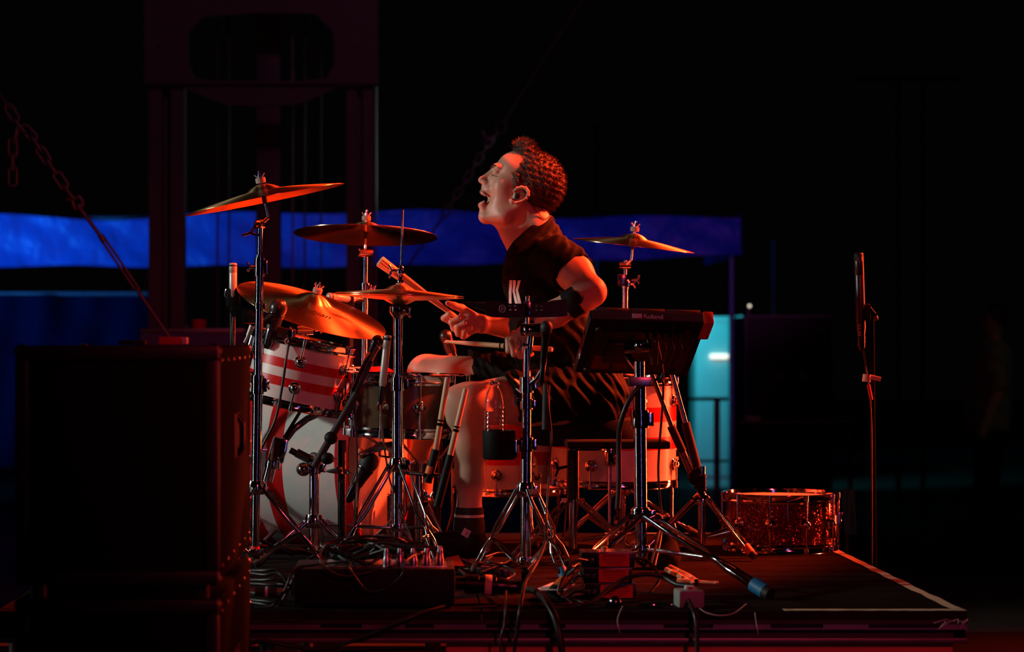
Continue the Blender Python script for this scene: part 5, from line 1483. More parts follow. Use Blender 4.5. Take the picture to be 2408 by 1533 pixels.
# hair: cap with spiky strands
hs = SDF((.28, 6.94, 1.36), (.53, 7.16, 1.76), .0034)
hs.ell(w(1251, 419), (.099, .079, .083), HR, .01)
hs.ell(w(1262, 440), (.082, .076, .085), HR, .02)
hs.ell(w(1234, 358), (.034, .046, .030), HR, .015)
hs.ell(w(1227, 348), (.024, .034, .021), HR, .012)
hs.cap(wy(1214, 408, .064), wy(1214, 438, .070), .010, .008, .01); hs.cap(wy(1214, 408, -.064), wy(1214, 438, -.070), .010, .008, .01)
hs.ell(w(1170, 400), (.066, .068, .064), HR, .008, 'sub')          # forehead
hs.ell(w(1186, 372), (.046, .060, .036), HR, .008, 'sub')
for sg in (1, -1):
    hs.ell(wy(1190, 452, .06 * sg), (.026, .040, .030), HR, .006, 'sub')   # cheek in front of the ear
    hs.ell(wy(1222, 462, .08 * sg), (.026, .030, .026), HR, .004, 'sub')   # around the ear
    hs.ell(wy(1200, 372, .055 * sg), (.026, .024, .018), HR, .008, 'sub')  # temple recess
hs.ell(w(1215, 525), (.085, .12, .045), HR, .006, 'sub')
hs.warp(lambda X, Y, Z: .0022 * np.sin(X * 310 + 4 * np.sin(Y * 170)) * np.sin(Y * 260 + Z * 90) + .0018 * np.sin(Z * 330 + X * 120))
hair = child('hair', hs, ['hair'])
hm = hair.data
vs = np.zeros(len(hm.vertices) * 3, dtype=np.float32); hm.vertices.foreach_get('co', vs); vs = vs.reshape(-1, 3)
ns = np.zeros(len(hm.vertices) * 3, dtype=np.float32); hm.vertices.foreach_get('normal', ns); ns = ns.reshape(-1, 3)
ctr = np.array(W(1246, 419, HY)) - np.array(dr.location)
outw = np.einsum('ij,ij->i', vs - ctr, ns) > 0.02
cand = np.nonzero(outw)[0]
sel = rng.choice(cand, size=11000, replace=True)
mb = MB()
for i in sel:
    p = Vector(vs[i]); n_ = Vector(ns[i])
    px_ = PX0 + (p.x + dr.location.x) * FPX / HY; py_ = PY0 - (p.z + dr.location.z - ZC) * FPX / HY
    flow = (-HF * .55 + HU * (.5 if py_ < 390 else -.35))
    d = (n_ * .55 + flow * 1.25 + Vector(rng.normal(0, .27, 3))).normalized()
    if d.dot(n_) < .15: d = (d + n_ * .6).normalized()
    top = max(0, min(1, (400 - py_) / 60))
    near_ear = py_ > 400 and px_ < 1265
    ln = (.004 if near_ear else .0085 + .008 * top * (px_ < 1262)) * rng.uniform(.6, 1.25)
    x, y, _ = frame(d); r0 = .0008
    q = [mb.vert(p - d * .003 + x * r0), mb.vert(p - d * .003 - x * r0 * .5 + y * r0), mb.vert(p - d * .003 - x * r0 * .5 - y * r0)]
    t = mb.vert(p + d * ln + Vector(rng.normal(0, .0015, 3)))
    for k in range(3): mb.face(q[k], q[(k + 1) % 3], t)
me = bpy.data.meshes.new('hair_strands'); me.from_pydata(mb.v, [], mb.f); me.materials.append(M['hair'])
o = bpy.data.objects.new('hair_strands', me); col.objects.link(o); o.parent = hair; o['kind'] = 'stuff'

# t-shirt
ts = SDF((.20, 6.62, .80), (.68, 7.48, 1.50), .0052)
ts.ecap(w(1330, 900), w(1300, 795), .130, .118, (0, 1, 0), 1.35, .03)
ts.ecap(w(1300, 795), w(1266, 650), .114, .102, (0, 1, 0), 1.55, .06)
ts.ecap(w(1264, 650), w(1256, 612), .096, .078, (0, 1, 0), 1.6, .05)
ts.cap(w(1306, 606, 6.90), w(1258, 592, 7.22), .060, .060, .04)
ts.cap(w(1266, 570), w(1280, 600), .058, .07, .04)
ts.cap(w(1264, 550), w(1262, 585), .066, .074, .03)
ts.chain([(w(1310, 605, 6.885), .062), (w(1335, 628, 6.835), .062), (w(1378, 672, 6.735), .062)], .03)
ts.chain([(w(1255, 590, 7.23), .066), (w(1268, 650, 7.31), .064), (w(1272, 690, 7.35), .063)], .03)
# collar opening: cut by a plane rising to the nape
cp = np.array(w(1230, 546)); cn_ = np.array([-.68, 0, .73])
ts.cut_local(cp, cn_, np.array(w(1222, 535)), .10)
# sleeve ends, hem
ts.cut_local(np.array(w(1343, 626, 6.80)), np.array([.60, -.30, -.74]), np.array(w(1392, 684, 6.69)), .155)
dF = np.array(w(1268, 768, 7.42)) - np.array(w(1270, 680, 7.34)); dF /= np.linalg.norm(dF)
ts.cut_local(np.array(w(1270, 672, 7.335)), dF, np.array(w(1272, 705, 7.37)), .075)
def folds(X, Y, Z):
    u = X * .8 + Z * .6
    return (.0028 * np.sin(u * 120 + 2.2 * np.sin(Y * 30) + 1.4 * np.sin(Z * 40)) * np.clip((1.36 - Z) * 4, .15, 1)
            + .0022 * np.sin(X * 75 - Z * 95 + 3 * np.sin(Y * 24)) + .0018 * np.sin((X - Z) * 190 + Y * 60) * np.clip((Z - 1.1) * 4, 0, 1))
ts.warp(folds)
shirt = child('t_shirt', ts, ['tshirt'])
del ts
mb = MB()   # ribbed neckline band
x_, y_, _ = frame(cn_)

# shorts
so = SDF((.02, 6.66, .70), (.70, 7.46, 1.10), .0056)
so.ecap(w(1385, 935), w(1355, 880), .125, .125, (0, 1, 0), 1.35, .03)
so.chain([(w(1385, 935, 6.955), .112), (w(1300, 940, 6.89), .098), (w(1190, 945, 6.80), .094)], .03)
so.chain([(w(1345, 926, 7.16), .110), (w(1230, 908, 7.235), .100), (w(1095, 889, 7.335), .092)], .03)
dK = np.array(w(1102, 950, 6.725)) - np.array(w(1240, 936, 6.84)); dK /= np.linalg.norm(dK)
so.cut_local(np.array(w(1207, 935, 6.75)), np.array([-.95, -.12, -.27]), np.array(w(1140, 945, 6.76)), .14)
dK2 = np.array(w(1003, 877, 7.40)) - np.array(w(1180, 895, 7.25)); dK2 /= np.linalg.norm(dK2)
so.cut_local(np.array(w(1110, 890, 7.29)), np.array([-1., -.05, 0]), np.array(w(1060, 886, 7.315)), .115)
so.cut(np.array(w(1380, 985)), np.array([0, 0, -1]))
def fold2(X, Y, Z):
    u = X * .55 - Z * .83
    return .0034 * np.sin(X * 110 + Z * 75 + 2.0 * np.sin(Z * 33 + Y * 12)) + .0026 * np.sin(X * 230 + Z * 150 + 3 * np.sin(Y * 30)) 
so.warp(fold2)
shorts = child('shorts', so, ['shorts'])
del so

# prints: pale slashes on the shorts hem and bars on the chest, laid on the cloth
from mathutils.bvhtree import BVHTree
def decal(name, obj, quads, m, nu=6, nv=3):
    me = obj.data; off = dr.location
    tree = BVHTree.FromPolygons([tuple(v.co + off) for v in me.vertices], [tuple(p.vertices) for p in me.polygons])
    mb = MB(); eye = Vector((0, 0, ZC))
    for q in quads:
        g = []
        for i in range(nu + 1):
            row = []
            for j in range(nv + 1):
                u, v = i / nu, j / nv
                a = Vector(q[0]).lerp(Vector(q[1]), u); c = Vector(q[3]).lerp(Vector(q[2]), u); p = a.lerp(c, v)
                d = (W(p[0], p[1], 1.0) - eye).normalized()
                hit = tree.ray_cast(eye, d)
                row.append(None if hit[0] is None else mb.vert(hit[0] + hit[1] * .0018))
            g.append(row)
        for i in range(nu):
            for j in range(nv):
                k = (g[i][j], g[i + 1][j], g[i + 1][j + 1], g[i][j + 1])
                if None not in k: mb.face(*k)
    return part(name, mb, m, dr)
decal('chest_print', shirt, [((1199.5, 659), (1197.5, 690), (1203.5, 690), (1206, 659)), ((1197.5, 690), (1198, 713), (1204, 713), (1203.5, 690)),
    ((1207.5, 659), (1206, 685), (1211.5, 685), (1214, 659)), ((1206, 685), (1213, 714), (1219, 714), (1211.5, 685)),
    ((1218.5, 659), (1213.5, 682), (1219.5, 682), (1225.5, 659)), ((1213.5, 682), (1219.5, 714), (1227, 714), (1219.5, 682))], 'white_print')
sl = []
for k in range(7):
    x = 1208 + k * 5.0; sl.append(((x, 893 + (k % 3) * 2), (x + 16, 908 + (k % 2) * 4), (x + 18, 906 + (k % 2) * 4), (x + 4, 891 + (k % 3) * 2)))
for k in range(4):
    x = 1212 + k * 8; sl.append(((x, 915), (x + 13, 925), (x + 14, 923), (x + 3, 912)))
decal('hem_print', shorts, sl, 'white_print', 4, 2)

# socks and shoes
def sock(pts, name='sock'):
    s = SDF(tuple(np.min([p for p, r in pts], 0) - .06), tuple(np.max([p for p, r in pts], 0) + .06), .004)
    s.chain(pts, .02); return s
A1, A2, A3 = np.array(w(1104, 1192, 6.76)), np.array(w(1103, 1240, 6.763)), np.array(w(1103, 1262, 6.765))
s = sock([(A1, .0425), (A2, .0420), (A3, .042)]); s.cut(A1, (0, 0, 1)); sk = child('sock', s, ['sock_black'])
for (p0, p1) in ((1208, 1216), (1225, 1233)):
    mk('sock_stripe', 'sock_white', sk, 'lathe', [(.0420, 0), (.0440, .001), (.0440, .0085), (.0420, .0095)], W(1103.5, p1, 6.762), (0, 0, 1), n=28)
s = SDF((.06, 6.66, ZR + .02), (.26, 6.86, ZR + .22), .0042)
s.ecap(w(1108, 1272, 6.765), w(1030, 1284, 6.75), .042, .036, (0, 1, 0), 1.1, .02); s.ecap(w(1030, 1284, 6.75), w(1000, 1284, 6.745), .036, .026, (0, 1, 0), 1.25, .02)
s.cap(w(1106, 1268, 6.765), w(1106, 1278, 6.765), .043, .044, .02)
child('shoe', s, ['strap_black'])
A1, A2, A3 = np.array(w(990, 1175, 7.29)), np.array(w(991, 1225, 7.287)), np.array(w(992, 1250, 7.285))
s = sock([(A1, .041), (A2, .041), (A3, .041)]); s.cut(A1, (0, 0, 1)); child('sock', s, ['sock_black'])
s = SDF((-.16, 7.16, ZR + .02), (.08, 7.40, ZR + .22), .0046)
s.ecap(w(994, 1262, 7.285), w(932, 1268, 7.272), .042, .036, (0, 1, 0), 1.1, .02); s.ecap(w(932, 1268, 7.272), w(906, 1268, 7.27), .036, .026, (0, 1, 0), 1.25, .02)
child('shoe', s, ['strap_black'])

# elbow strap and watch on the near arm
e0, e1 = W(1385, 692, 6.672), W(1320, 729, 6.70); ax_ = (e1 - e0).normalized(); c_ = W(1349, 711, 6.682)
mk('elbow_strap', 'strap_black', dr, 'lathe', [(.036, -.020), (.0435, -.0195), (.0445, -.015), (.0440, .015), (.0430, .0195), (.036, .020)], c_, ax_, n=36)
mk('strap_pad', 'strap_black', dr, 'ball', c_ + Vector((.0, -.038, .012)), (.026, .012, .023), 16)
w0 = W(1263, 762, 6.75); ax_ = (W(1255, 767, 6.755) - W(1305, 738, 6.71)).normalized()
wt = mk('watch', 'strap_black', dr, 'lathe', [(.022, -.010), (.0300, -.010), (.0310, -.008), (.0310, .008), (.0300, .010), (.022, .010)], w0, ax_, n=30)
nn = Vector((-.30, -.62, .72)); nn = (nn - ax_ * nn.dot(ax_)).normalized()
B_ = Matrix((ax_, ax_.cross(nn), nn)).transposed()
mb = MB(); mb.box(w0 + nn * .0335, (.032, .028, .009), B_, .003); part('watch_case', mb, 'galv', wt)

# ------------------------------------------------------------------ the sticks in his hands
stick('drumstick', 'pale drumstick held level over the snare in the near hand', st_a, st_b, .0078, 'sticks in the hands')
t = thing('drumstick', 'wide raised wooden rod bundle in the drummer\'s far hand', 'drumstick', W(1112, 776, FY), 'sticks in the hands')
ra, rb = W(893, 614, FY - .10), W(1062, 738, FY - .020); dd = (rb - ra).normalized()
side = dd.cross(Vector((0, 1, 0))).normalized(); dep = dd.cross(side)
k = 0
for (u, v) in [(-1.5, 0), (-.5, 0), (.5, 0), (1.5, 0), (-1, .87), (0, .87), (1, .87), (-1, -.87), (0, -.87), (1, -.87)]:
    mk('dowel', 'stick_wood', t, 'cyl', ra + side * (u * .0088) + dep * (v * .0085), rb + side * (u * .0032) + dep * (v * .0032), .0050, .0022, 8)
mk('handle', 'stick_wood', t, 'cyl', rb - dd * .012, W(1112, 776, FY - .010), .0082, .0082, 12)
# ------------------------------------------------------------------ microphones
def mic_stand_base(parent, x, Y, zf=ZR, r=.2):
    for a in (20, 140, 262):
        d = Vector((math.cos(R(a)), math.sin(R(a)), 0))
        mk('leg', 'black_metal', parent, 'cyl', (x + d.x * .01, Y + d.y * .01, zf + .10), (x + d.x * r, Y + d.y * r, zf + .012), .006, None, 8)
def pencil_mic(name, label, a, b, r, m, parent_stand=None, band=None, cable=None):
    """a = capsule end, b = cable end"""
    a, b = Vector(a), Vector(b); d = (b - a).normalized(); L = (b - a).length
    t = thing(name, label, 'microphone', b)
    mk('capsule', m, t, 'lathe', [(0, 0), (r * .85, .001), (r, .004), (r, L * .27), (r * .95, L * .275)], a, d, n=22)
    mk('barrel', m, t, 'lathe', [(r * .93, L * .275), (r * .98, L * .285), (r * .98, L * .93), (r * .8, L), (0, L)], a, d, n=22)
    mk('grille_ring', 'mesh_grille', t, 'lathe', [(r * 1.01, L * .05), (r * 1.012, L * .055), (r * 1.012, L * .10), (r * 1.01, L * .105)], a, d, n=22)
    mk('connector', 'black_metal', t, 'lathe', [(0, 0), (r * .8, 0), (r * .82, .01), (r * .75, .04), (r * .4, .055), (0, .056)], b, d, n=18)
    if cable:
        mb = MB(); mb.tube(smooth_path([b + d * .05] + [Vector(c) for c in cable], 7), .0028, 7); part('cable', mb, 'cable_rubber', t)
    return t
def ball_mic(name, label, head, tail, r, m_head='mesh_grille', m_body='mic_black', r_b=None, cable=None):
    head, tail = Vector(head), Vector(tail); d = (tail - head).normalized(); L = (tail - head).length; rb = r_b or r * .62
    t = thing(name, label, 'microphone', tail)
    mk('grille', m_head, t, 'lathe', [(0, -r), (r * .55, -r * .83), (r * .87, -r * .45), (r, 0), (r * .98, r * .35), (r * .85, r * .75)], head, d, n=24)
    mk('ring', 'dark_chrome', t, 'lathe', [(r * .85, r * .72), (r * .92, r * .76), (r * .92, r * .95), (r * .85, r)], head, d, n=24)
    mk('barrel', m_body, t, 'lathe', [(r * .86, r), (rb, r * 2.0), (rb * .9, L), (0, L)], head, d, n=24)
    mk('connector', 'dark_chrome', t, 'lathe', [(0, 0), (rb * .8, 0), (rb * .78, .045), (rb * .4, .06), (0, .06)], tail, d, n=16)
    if cable:
        mb = MB(); mb.tube(smooth_path([tail + d * .055] + [Vector(c) for c in cable], 7), .0030, 7); part('cable', mb, 'cable_rubber', t)
    return t

# overhead pencil mic behind the left stand
oY = 7.15
om = pencil_mic('pencil_microphone', 'pale upright pencil microphone left of the ride cymbal', W(548, 618, oY), W(548, 702, oY), .0125, 'mic_grey', cable=[W(549, 745, oY), W(546, 800, oY), W(560, 900, oY + .1), W(560, 1150, oY + .2), W(575, 1290, 7.3)])
os_ = thing('microphone_stand', 'black clip stand behind the cabinets holding the pale pencil microphone', 'stand', W(545, 1320, oY))
mk('pole', 'black_metal', os_, 'cyl', (W(545, 1300, oY).x, oY + .012, ZR + .05), W(547, 735, oY + .012), .010, None, 12)
mb = MB(); mb.box(W(548, 700, oY + .004), (.044, .03, .06), None, .008); part('clip', mb, 'black_plastic', os_)
mb = MB(); mb.tube([W(534, 680, oY), W(530, 692, oY), W(536, 706, oY)], .006, 8); part('clip_lever', mb, 'dark_chrome', os_)
mk('arm', 'black_metal', os_, 'box', W(572, 733, oY + .0), (.075, .03, .032), None, .005)
mk('clamp', 'black_metal', os_, 'box', W(590, 745, oY - .06), (.045, .14, .042), None, .006)
mic_stand_base(os_, W(545, 1300, oY).x, oY)

# tom microphone leaning over the rack tom
tm = ball_mic('tom_microphone', 'black dynamic microphone clipped over the rack tom rim', W(655, 722, 6.90), W(640, 775, 6.90), .027, 'mic_black', 'mic_black', .022)
mb = MB(); mb.tube([W(642, 742, 6.88), W(622, 756, 6.88)], [.012, .009], 12); part('bracket', mb, 'black_plastic', tm)
mb = MB(); mb.box(W(665, 784, 6.90), (.075, .03, .036), Matrix.Rotation(R(12), 3, 'Y'), .005); part('clip_body', mb, 'black_plastic', tm)
mb = MB(); mb.box(W(684, 792, 6.88), (.016, .024, .045), None, .004); part('clip_latch', mb, 'chrome', tm)
mb = MB(); mb.tube(smooth_path([W(680, 800, 6.87), W(672, 850, 6.86), W(664, 905, 6.86), W(648, 985, 6.86), W(622, 1040, 6.86), W(608, 1075, 6.87), W(612, 1130, 6.88)], 7), .0042, 8); part('cable', mb, 'cable_rubber', tm)
mb = MB(); mb.tube([W(593, 766, 6.92), W(583, 790, 6.92)], [.009, .0065], 12); mb.tube([W(583, 790, 6.92), W(575, 806, 6.92)], .0045, 8); part('plug', mb, 'mic_grey', tm)
mb = MB(); mb.tube([W(595, 790, 6.95), W(588, 812, 6.95), W(580, 838, 6.95)], .008, 10); part('tail', mb, 'chrome', tm)

# snare pencil mic and dynamic mic on a boom
sm = pencil_mic('pencil_microphone', 'slim upright pencil microphone at the snare rim', W(912, 788, 6.80), W(899, 908, 6.80), .0115, 'mic_grey', cable=[W(897, 985, 6.79), W(908, 1080, 6.78), W(925, 1160, 6.75), W(958, 1240, 6.6), W(975, 1300, 6.5)])
sm2 = ball_mic('snare_microphone', 'black dynamic microphone pointing up at the left snare rim', W(888, 802, 6.86), W(846, 890, 6.84), .019, 'mic_black', 'mic_black', .0135, cable=[W(836, 920, 6.83), W(835, 980, 6.82), W(840, 1060, 6.80), W(838, 1190, 6.78), W(828, 1290, 6.6)])
mk('side_body', 'orange_tape', sm2, 'box', W(862, 846, 6.85), (.010, .02, .05), Matrix.Rotation(R(26), 3, 'Y'), .003)
bm_ = thing('boom_arm_stand', 'matt black microphone boom slanting up to the snare', 'stand', W(705, 1330, 6.80))
mk('boom', 'black_metal', bm_, 'cyl', W(875, 850, 6.83), W(792, 1010, 6.80), .0065, None, 12)
mk('boom_sleeve', 'rubber', bm_, 'cyl', W(838, 925, 6.815), W(738, 1098, 6.78), .0112, None, 14)
mk('joint', 'black_plastic', bm_, 'ball', W(778, 1030, 6.79), (.02, .016, .02), 12)
mk('pole', 'black_metal', bm_, 'cyl', W(804, 1035, 6.81), (W(804, 1300, 6.81).x, 6.81, ZR + .03), .0125, None, 14)
mk('knob', 'black_plastic', bm_, 'ball', W(770, 1078, 6.76), (.020, .014, .018), 12)
mic_stand_base(bm_, W(804, 1300, 6.81).x, 6.81, r=.16)
# far grey mic end and far mic behind the hi-hat
fm = pencil_mic('pencil_microphone', 'grey microphone end peeking out left of the hi-hat', W(772, 697, 7.5), W(832, 704, 7.62), .0125, 'mic_grey')
mk('clip', 'black_plastic', fm, 'box', W(822, 706, 7.60), (.03, .03, .045), None, .005)
mk('pole', 'black_metal', fm, 'cyl', W(826, 712, 7.62), (W(822, 1280, 7.62).x, 7.80, ZR + .01), .007, None, 10)
fm2 = ball_mic('tom_microphone', 'dark microphone behind the raised drumstick tip over the far knee', W(1048, 790, 7.62), W(1062, 830, 7.62), .022, 'mic_black', 'mic_black', .02)
mb = MB(); mb.tube([W(1062, 830, 7.62), W(1040, 850, 7.62), (W(1030, 900, 7.62).x, 7.62, ZR + .02)], .008, 8); part('goose_neck', mb, 'black_metal', fm2)
# percussion mic with foam ball by the near forearm
pm = ball_mic('tom_microphone', 'black foam headed microphone standing by the near wrist', W(1285, 768, 6.44), W(1277, 858, 6.45), .0175, 'rubber', 'black_metal', .0105, cable=[W(1283, 900, 6.45), W(1290, 960, 6.46), W(1296, 1040, 6.47), W(1285, 1200, 6.44), W(1278, 1290, 6.35), W(1240, 1340, 6.15)])
mb = MB(); mb.tube([W(1278, 862, 6.455), W(1262, 890, 6.47), W(1243, 905, 6.49)], .006, 8); part('clip_arm', mb, 'dark_chrome', pm)
mb = MB(); mb.tube([W(1285, 905, 6.47), W(1283, 1010, 6.47)], .011, 12); part('sleeve', mb, 'rubber', pm)
# bass drum microphone hidden low by the snare stand
bmic = ball_mic('kick_microphone', 'stubby black microphone hanging below the snare', W(868, 1085, 6.93), W(838, 1140, 6.93), .030, 'rubber', 'mic_black', .020)
mk('orange_dot', 'orange_tape', bmic, 'ball', W(848, 1065, 6.91), (.010, .006, .016), 10)
mk('goose_neck', 'black_metal', bmic, 'tube', smooth_path([W(850, 1110, 6.93), W(838, 1180, 6.95), (W(835, 1290, 6.97).x, 6.97, ZR + .01)], 5), .006, 8)

# splash of small dark cymbal pieces under the snare
for (px_, py_, lab) in ((893, 1052, 'small dark splash cymbal hanging under the snare, upper one'), (798, 1108, 'small dark effects cymbal beside the bass drum lug')):
    c, _ = cymbal('splash_cymbal', lab, W(px_, py_, 6.80), (-.30 if px_ > 850 else .05, -.10, .95), .068 if px_ > 850 else .042, bow=.008, bell=.02 if px_ > 850 else .014, bh=.008)
    c.data.materials.clear(); c.data.materials.append(M['dark_chrome'])
    mb = MB(); mb.tube([W(px_, py_ - 14, 6.80), W(px_, py_ + 20, 6.80), W(804 if px_ < 850 else 936, py_ + 26, 6.80 if px_ < 850 else 6.72)], .004, 8)
    sp = part('support_rod', mb, 'dark_chrome', None, loc=W(px_, py_, 6.80)); tag(sp, 'thin dark rod carrying the ' + ('splash cymbal under the snare' if px_ > 850 else 'effects cymbal by the bass drum'), 'rod')

# vocal-height condenser on a stand at far right
rY = 7.4
rm_ = pencil_mic('condenser_microphone', 'long dark condenser microphone alone at far right', W(2019, 594, rY), W(2025, 785, rY), .0155, 'mic_black', cable=[W(2031, 830, rY), W(2038, 880, rY), W(2046, 940, rY), W(2050, 1100, rY), (W(2050, 1100, rY).x, rY, .02)])
text_mesh('brand_lettering', 'SHURE', .013, W(2017, 762, rY - .0158), (.03, 0, -1), (1, 0, 0.03), 'roland_grey', rm_, .0003)
rs = thing('microphone_stand', 'tall thin dark microphone stand right of the riser', 'stand', (W(2058, 0, rY).x, rY, 0))
mk('pole', 'matt_black', rs, 'cyl', (W(2062, 0, rY).x, rY + .02, .03), W(2050, 745, rY + .02), .008, None, 12)
mk('base', 'black_metal', rs, 'lathe', [(0, 0), (.075, 0), (.075, .016), (.02, .034), (0, .034)], (W(2062, 0, rY).x, rY + .02, 0), n=36)
mb = MB(); mb.box(W(2034, 735, rY + .006), (.034, .026, .055), None, .005); mb.tube([W(2040, 716, rY), W(2058, 738, rY)], .004, 8); part('clip', mb, 'black_plastic', rs)
mk('clip_knob', 'dark_chrome', rs, 'ball', W(2061, 748, rY), (.006, .006, .009), 10)
mb = MB(); mb.lathe([(.008, -.012), (.0135, -.012), (.0135, .012), (.008, .012)], W(2038, 889, rY), (.12, 0, 1), 16); mb.box(W(2058, 889, rY - .004), (.036, .006, .014), Matrix.Rotation(R(14), 3, 'Y'), .002)
part('tape_flag', mb, 'tape_yellow', rs)
mk('connector', 'red_tape', rs, 'cyl', W(2042, 905, rY), W(2049, 940, rY), .0055, None, 10)

# ------------------------------------------------------------------ stage box, loom and cables
YB_ = 5.86
bx0, bx1 = px2x(690, YB_), px2x(1070, YB_); zb = ZR + .102
sb = thing('stage_box', 'black cable stage box on the front edge of the riser', 'stage box', ((bx0 + bx1) / 2, YB_ + .12, ZR))
mk('body', 'black_plastic', sb, 'box', ((bx0 + bx1) / 2, YB_ + .125, ZR + .006 + (zb - ZR - .006) / 2), (bx1 - bx0, .25, zb - ZR - .006), None, .006)
mk('top_plate', 'steel', sb, 'box', ((bx0 + bx1) / 2 + .03, YB_ + .13, zb + .001), (bx1 - bx0 - .10, .20, .003), None, .001)
for sx in (bx0 + .03, bx1 - .03):
    for sy in (YB_ + .03, YB_ + .22): mk('foot', 'rubber', sb, 'cyl', (sx, sy, ZR), (sx, sy, ZR + .008), .012, None, 12)
mk('end_plate', 'steel', sb, 'box', (bx0 - .003, YB_ + .06, ZR + .06), (.006, .06, .035), None, .002)
xl = [(930 + 20 * k, j) for j in range(2) for k in range(5)]
for k in range(5):
    for j in range(2):
        x = px2x(910 + k * 31, YB_ + .08); y = YB_ + .05 + j * .07
        mb = MB(); mb.lathe([(.0, .0), (.0105, .0), (.0105, .018), (.0085, .022), (.0085, .034), (.006, .045), (0, .046)], (x, y, zb + .002), (0, 0, 1), 14)
        part('cable_plug', mb, 'steel', sb)
# multipin connector and fat cable
mp = thing('multipin_connector', 'fat round black multipin connector beside the stage box', 'connector', W(1145, 1395, 5.98))
x0, x1 = px2x(1070, 5.98), px2x(1228, 5.98); zc = ZR + .052
mk('barrel', 'black_metal', mp, 'lathe', [(0, 0), (.018, 0), (.018, .024), (.026, .026), (.026, .06), (.023, .062), (.023, .07), (.027, .072), (.027, .105), (.022, .108), (.022, .130), (.018, .14), (.018, .175), (0, .176)], (x0, 5.98, zc), (1, 0, -.06), n=28)
mk('tape_band', 'tape_yellow', mp, 'lathe', [(.0271, 0), (.0276, .001), (.0276, .017), (.0271, .018)], (x0 + .077, 5.98, zc - .0046), (1, 0, -.06), n=28)
mb = MB(); mb.tube(smooth_path([(x1 - .005, 5.98, zc - .012), W(1262, 1392, 5.90), W(1292, 1425, 5.80), W(1312, 1475, 5.76), W(1322, 1540, 5.75), W(1330, 1620, 5.75), (W(1330, 1620, 5.75).x + .05, 5.72, .012), (W(1330, 1620, 5.75).x + .4, 5.6, .012)], 7), .0095, 10); part('fat_cable', mb, 'cable_rubber', mp)

def cable(label, pts, r=.0035, m='cable_rubber', group=None, name='cable'):
    P = [Vector(p) for p in pts]
    mb = MB(); mb.tube(smooth_path(P, 7), r, 7)
    return tag(part(name, mb, m, None, loc=P[0]), label, 'cable', group)
rr = random.Random(11)
# loom of thin cables heaped on the stage box
for k in range(13):
    a = W(1005 - rr.uniform(0, 25), 1283 + rr.uniform(-6, 14), 6.05 + rr.uniform(-.03, .05))
    mid1 = W(930 + rr.uniform(-30, 30), 1262 + rr.uniform(0, 30) + k * 1.0, 6.03 + rr.uniform(-.04, .04))
    mid2 = W(840 + rr.uniform(-25, 25), 1258 + rr.uniform(0, 60), 6.02 + rr.uniform(-.04, .04))
    lft = W(775 + rr.uniform(-22, 25), 1290 + rr.uniform(-10, 25), 5.98 + rr.uniform(-.04, .05))
    back = W(830 + rr.uniform(-20, 40), 1318 + rr.uniform(-14, 10), 5.95 + rr.uniform(-.02, .05))
    end = Vector((px2x(905 + (k % 5) * 31, YB_ + .08), YB_ + .05 + (k // 5 % 2) * .07, zb + .044))
    mid3 = (back + end) / 2 + Vector((0, 0, rr.uniform(.0, .035)))
    cable('thin dark cable in the tangled loom heaped on the stage box', [a, mid1, mid2, lft, back, mid3, end], .0036, group='tangled loom on the stage box')
cable('thin cable looping low across the front of the stage box', [W(1005, 1292, 5.95), W(955, 1318, 5.84), W(945, 1352, 5.83), W(905, 1385, 5.83), W(865, 1388, 5.83), W(838, 1360, 5.83), W(822, 1330, 5.84), W(840, 1316, 5.95)], .0026)
cable('grey cable loop hanging at the left of the stage box loom', [W(770, 1280, 5.98), W(752, 1308, 5.86), W(765, 1335, 5.83), W(806, 1354, 5.83), W(850, 1350, 5.84), W(930, 1330, 5.9)], .0032)
cable('grey cable running down over the left end of the stage box', [W(820, 1320, 5.94), W(740, 1328, 5.93), W(700, 1334, 5.87), W(684, 1352, 5.84), W(668, 1390, 5.83), W(640, 1424, 5.84), W(600, 1428, 5.86)], .0030)
for k in range(9):
    y = 1350 + k * 9 + rr.uniform(-3, 3); Y_ = FPX * .676 / (1424 - PY0 + 4) if k > 6 else 5.92 + .05 * math.sin(k * 2.1)
    z = ZR + .006 + max(0, (1420 - y)) / 926
    cable('thin cable in the flat bundle entering the left end of the stage box', [(px2x(560), Y_ + .1, z - .004 + rr.uniform(0, .004)), (px2x(610), Y_ + .04, z + rr.uniform(-.003, .004)), (px2x(650), Y_ + .02, z + rr.uniform(-.004, .006)), (bx0 + .004, YB_ + .05 + .012 * (k % 4), ZR + .02 + .008 * k)], .0042, 'cable_rubber', 'cable bundle left of the stage box')
jb = thing('inline_plug', 'pale ringed dark plug lying left of the stage box', 'plug', W(632, 1412, 5.84))
mk('barrel', 'rubber', jb, 'lathe', [(0, 0), (.012, 0), (.013, .004), (.013, .055), (0, .056)], (px2x(600, 5.84), 5.835, ZR + .047), (1, .02, -.06), n=18)
mk('ring', 'white_tape', jb, 'lathe', [(.0134, 0), (.0138, .001), (.0138, .006), (.0134, .007)], (px2x(600, 5.84) + .026, 5.836, ZR + .0455), (1, .02, -.06), n=18)
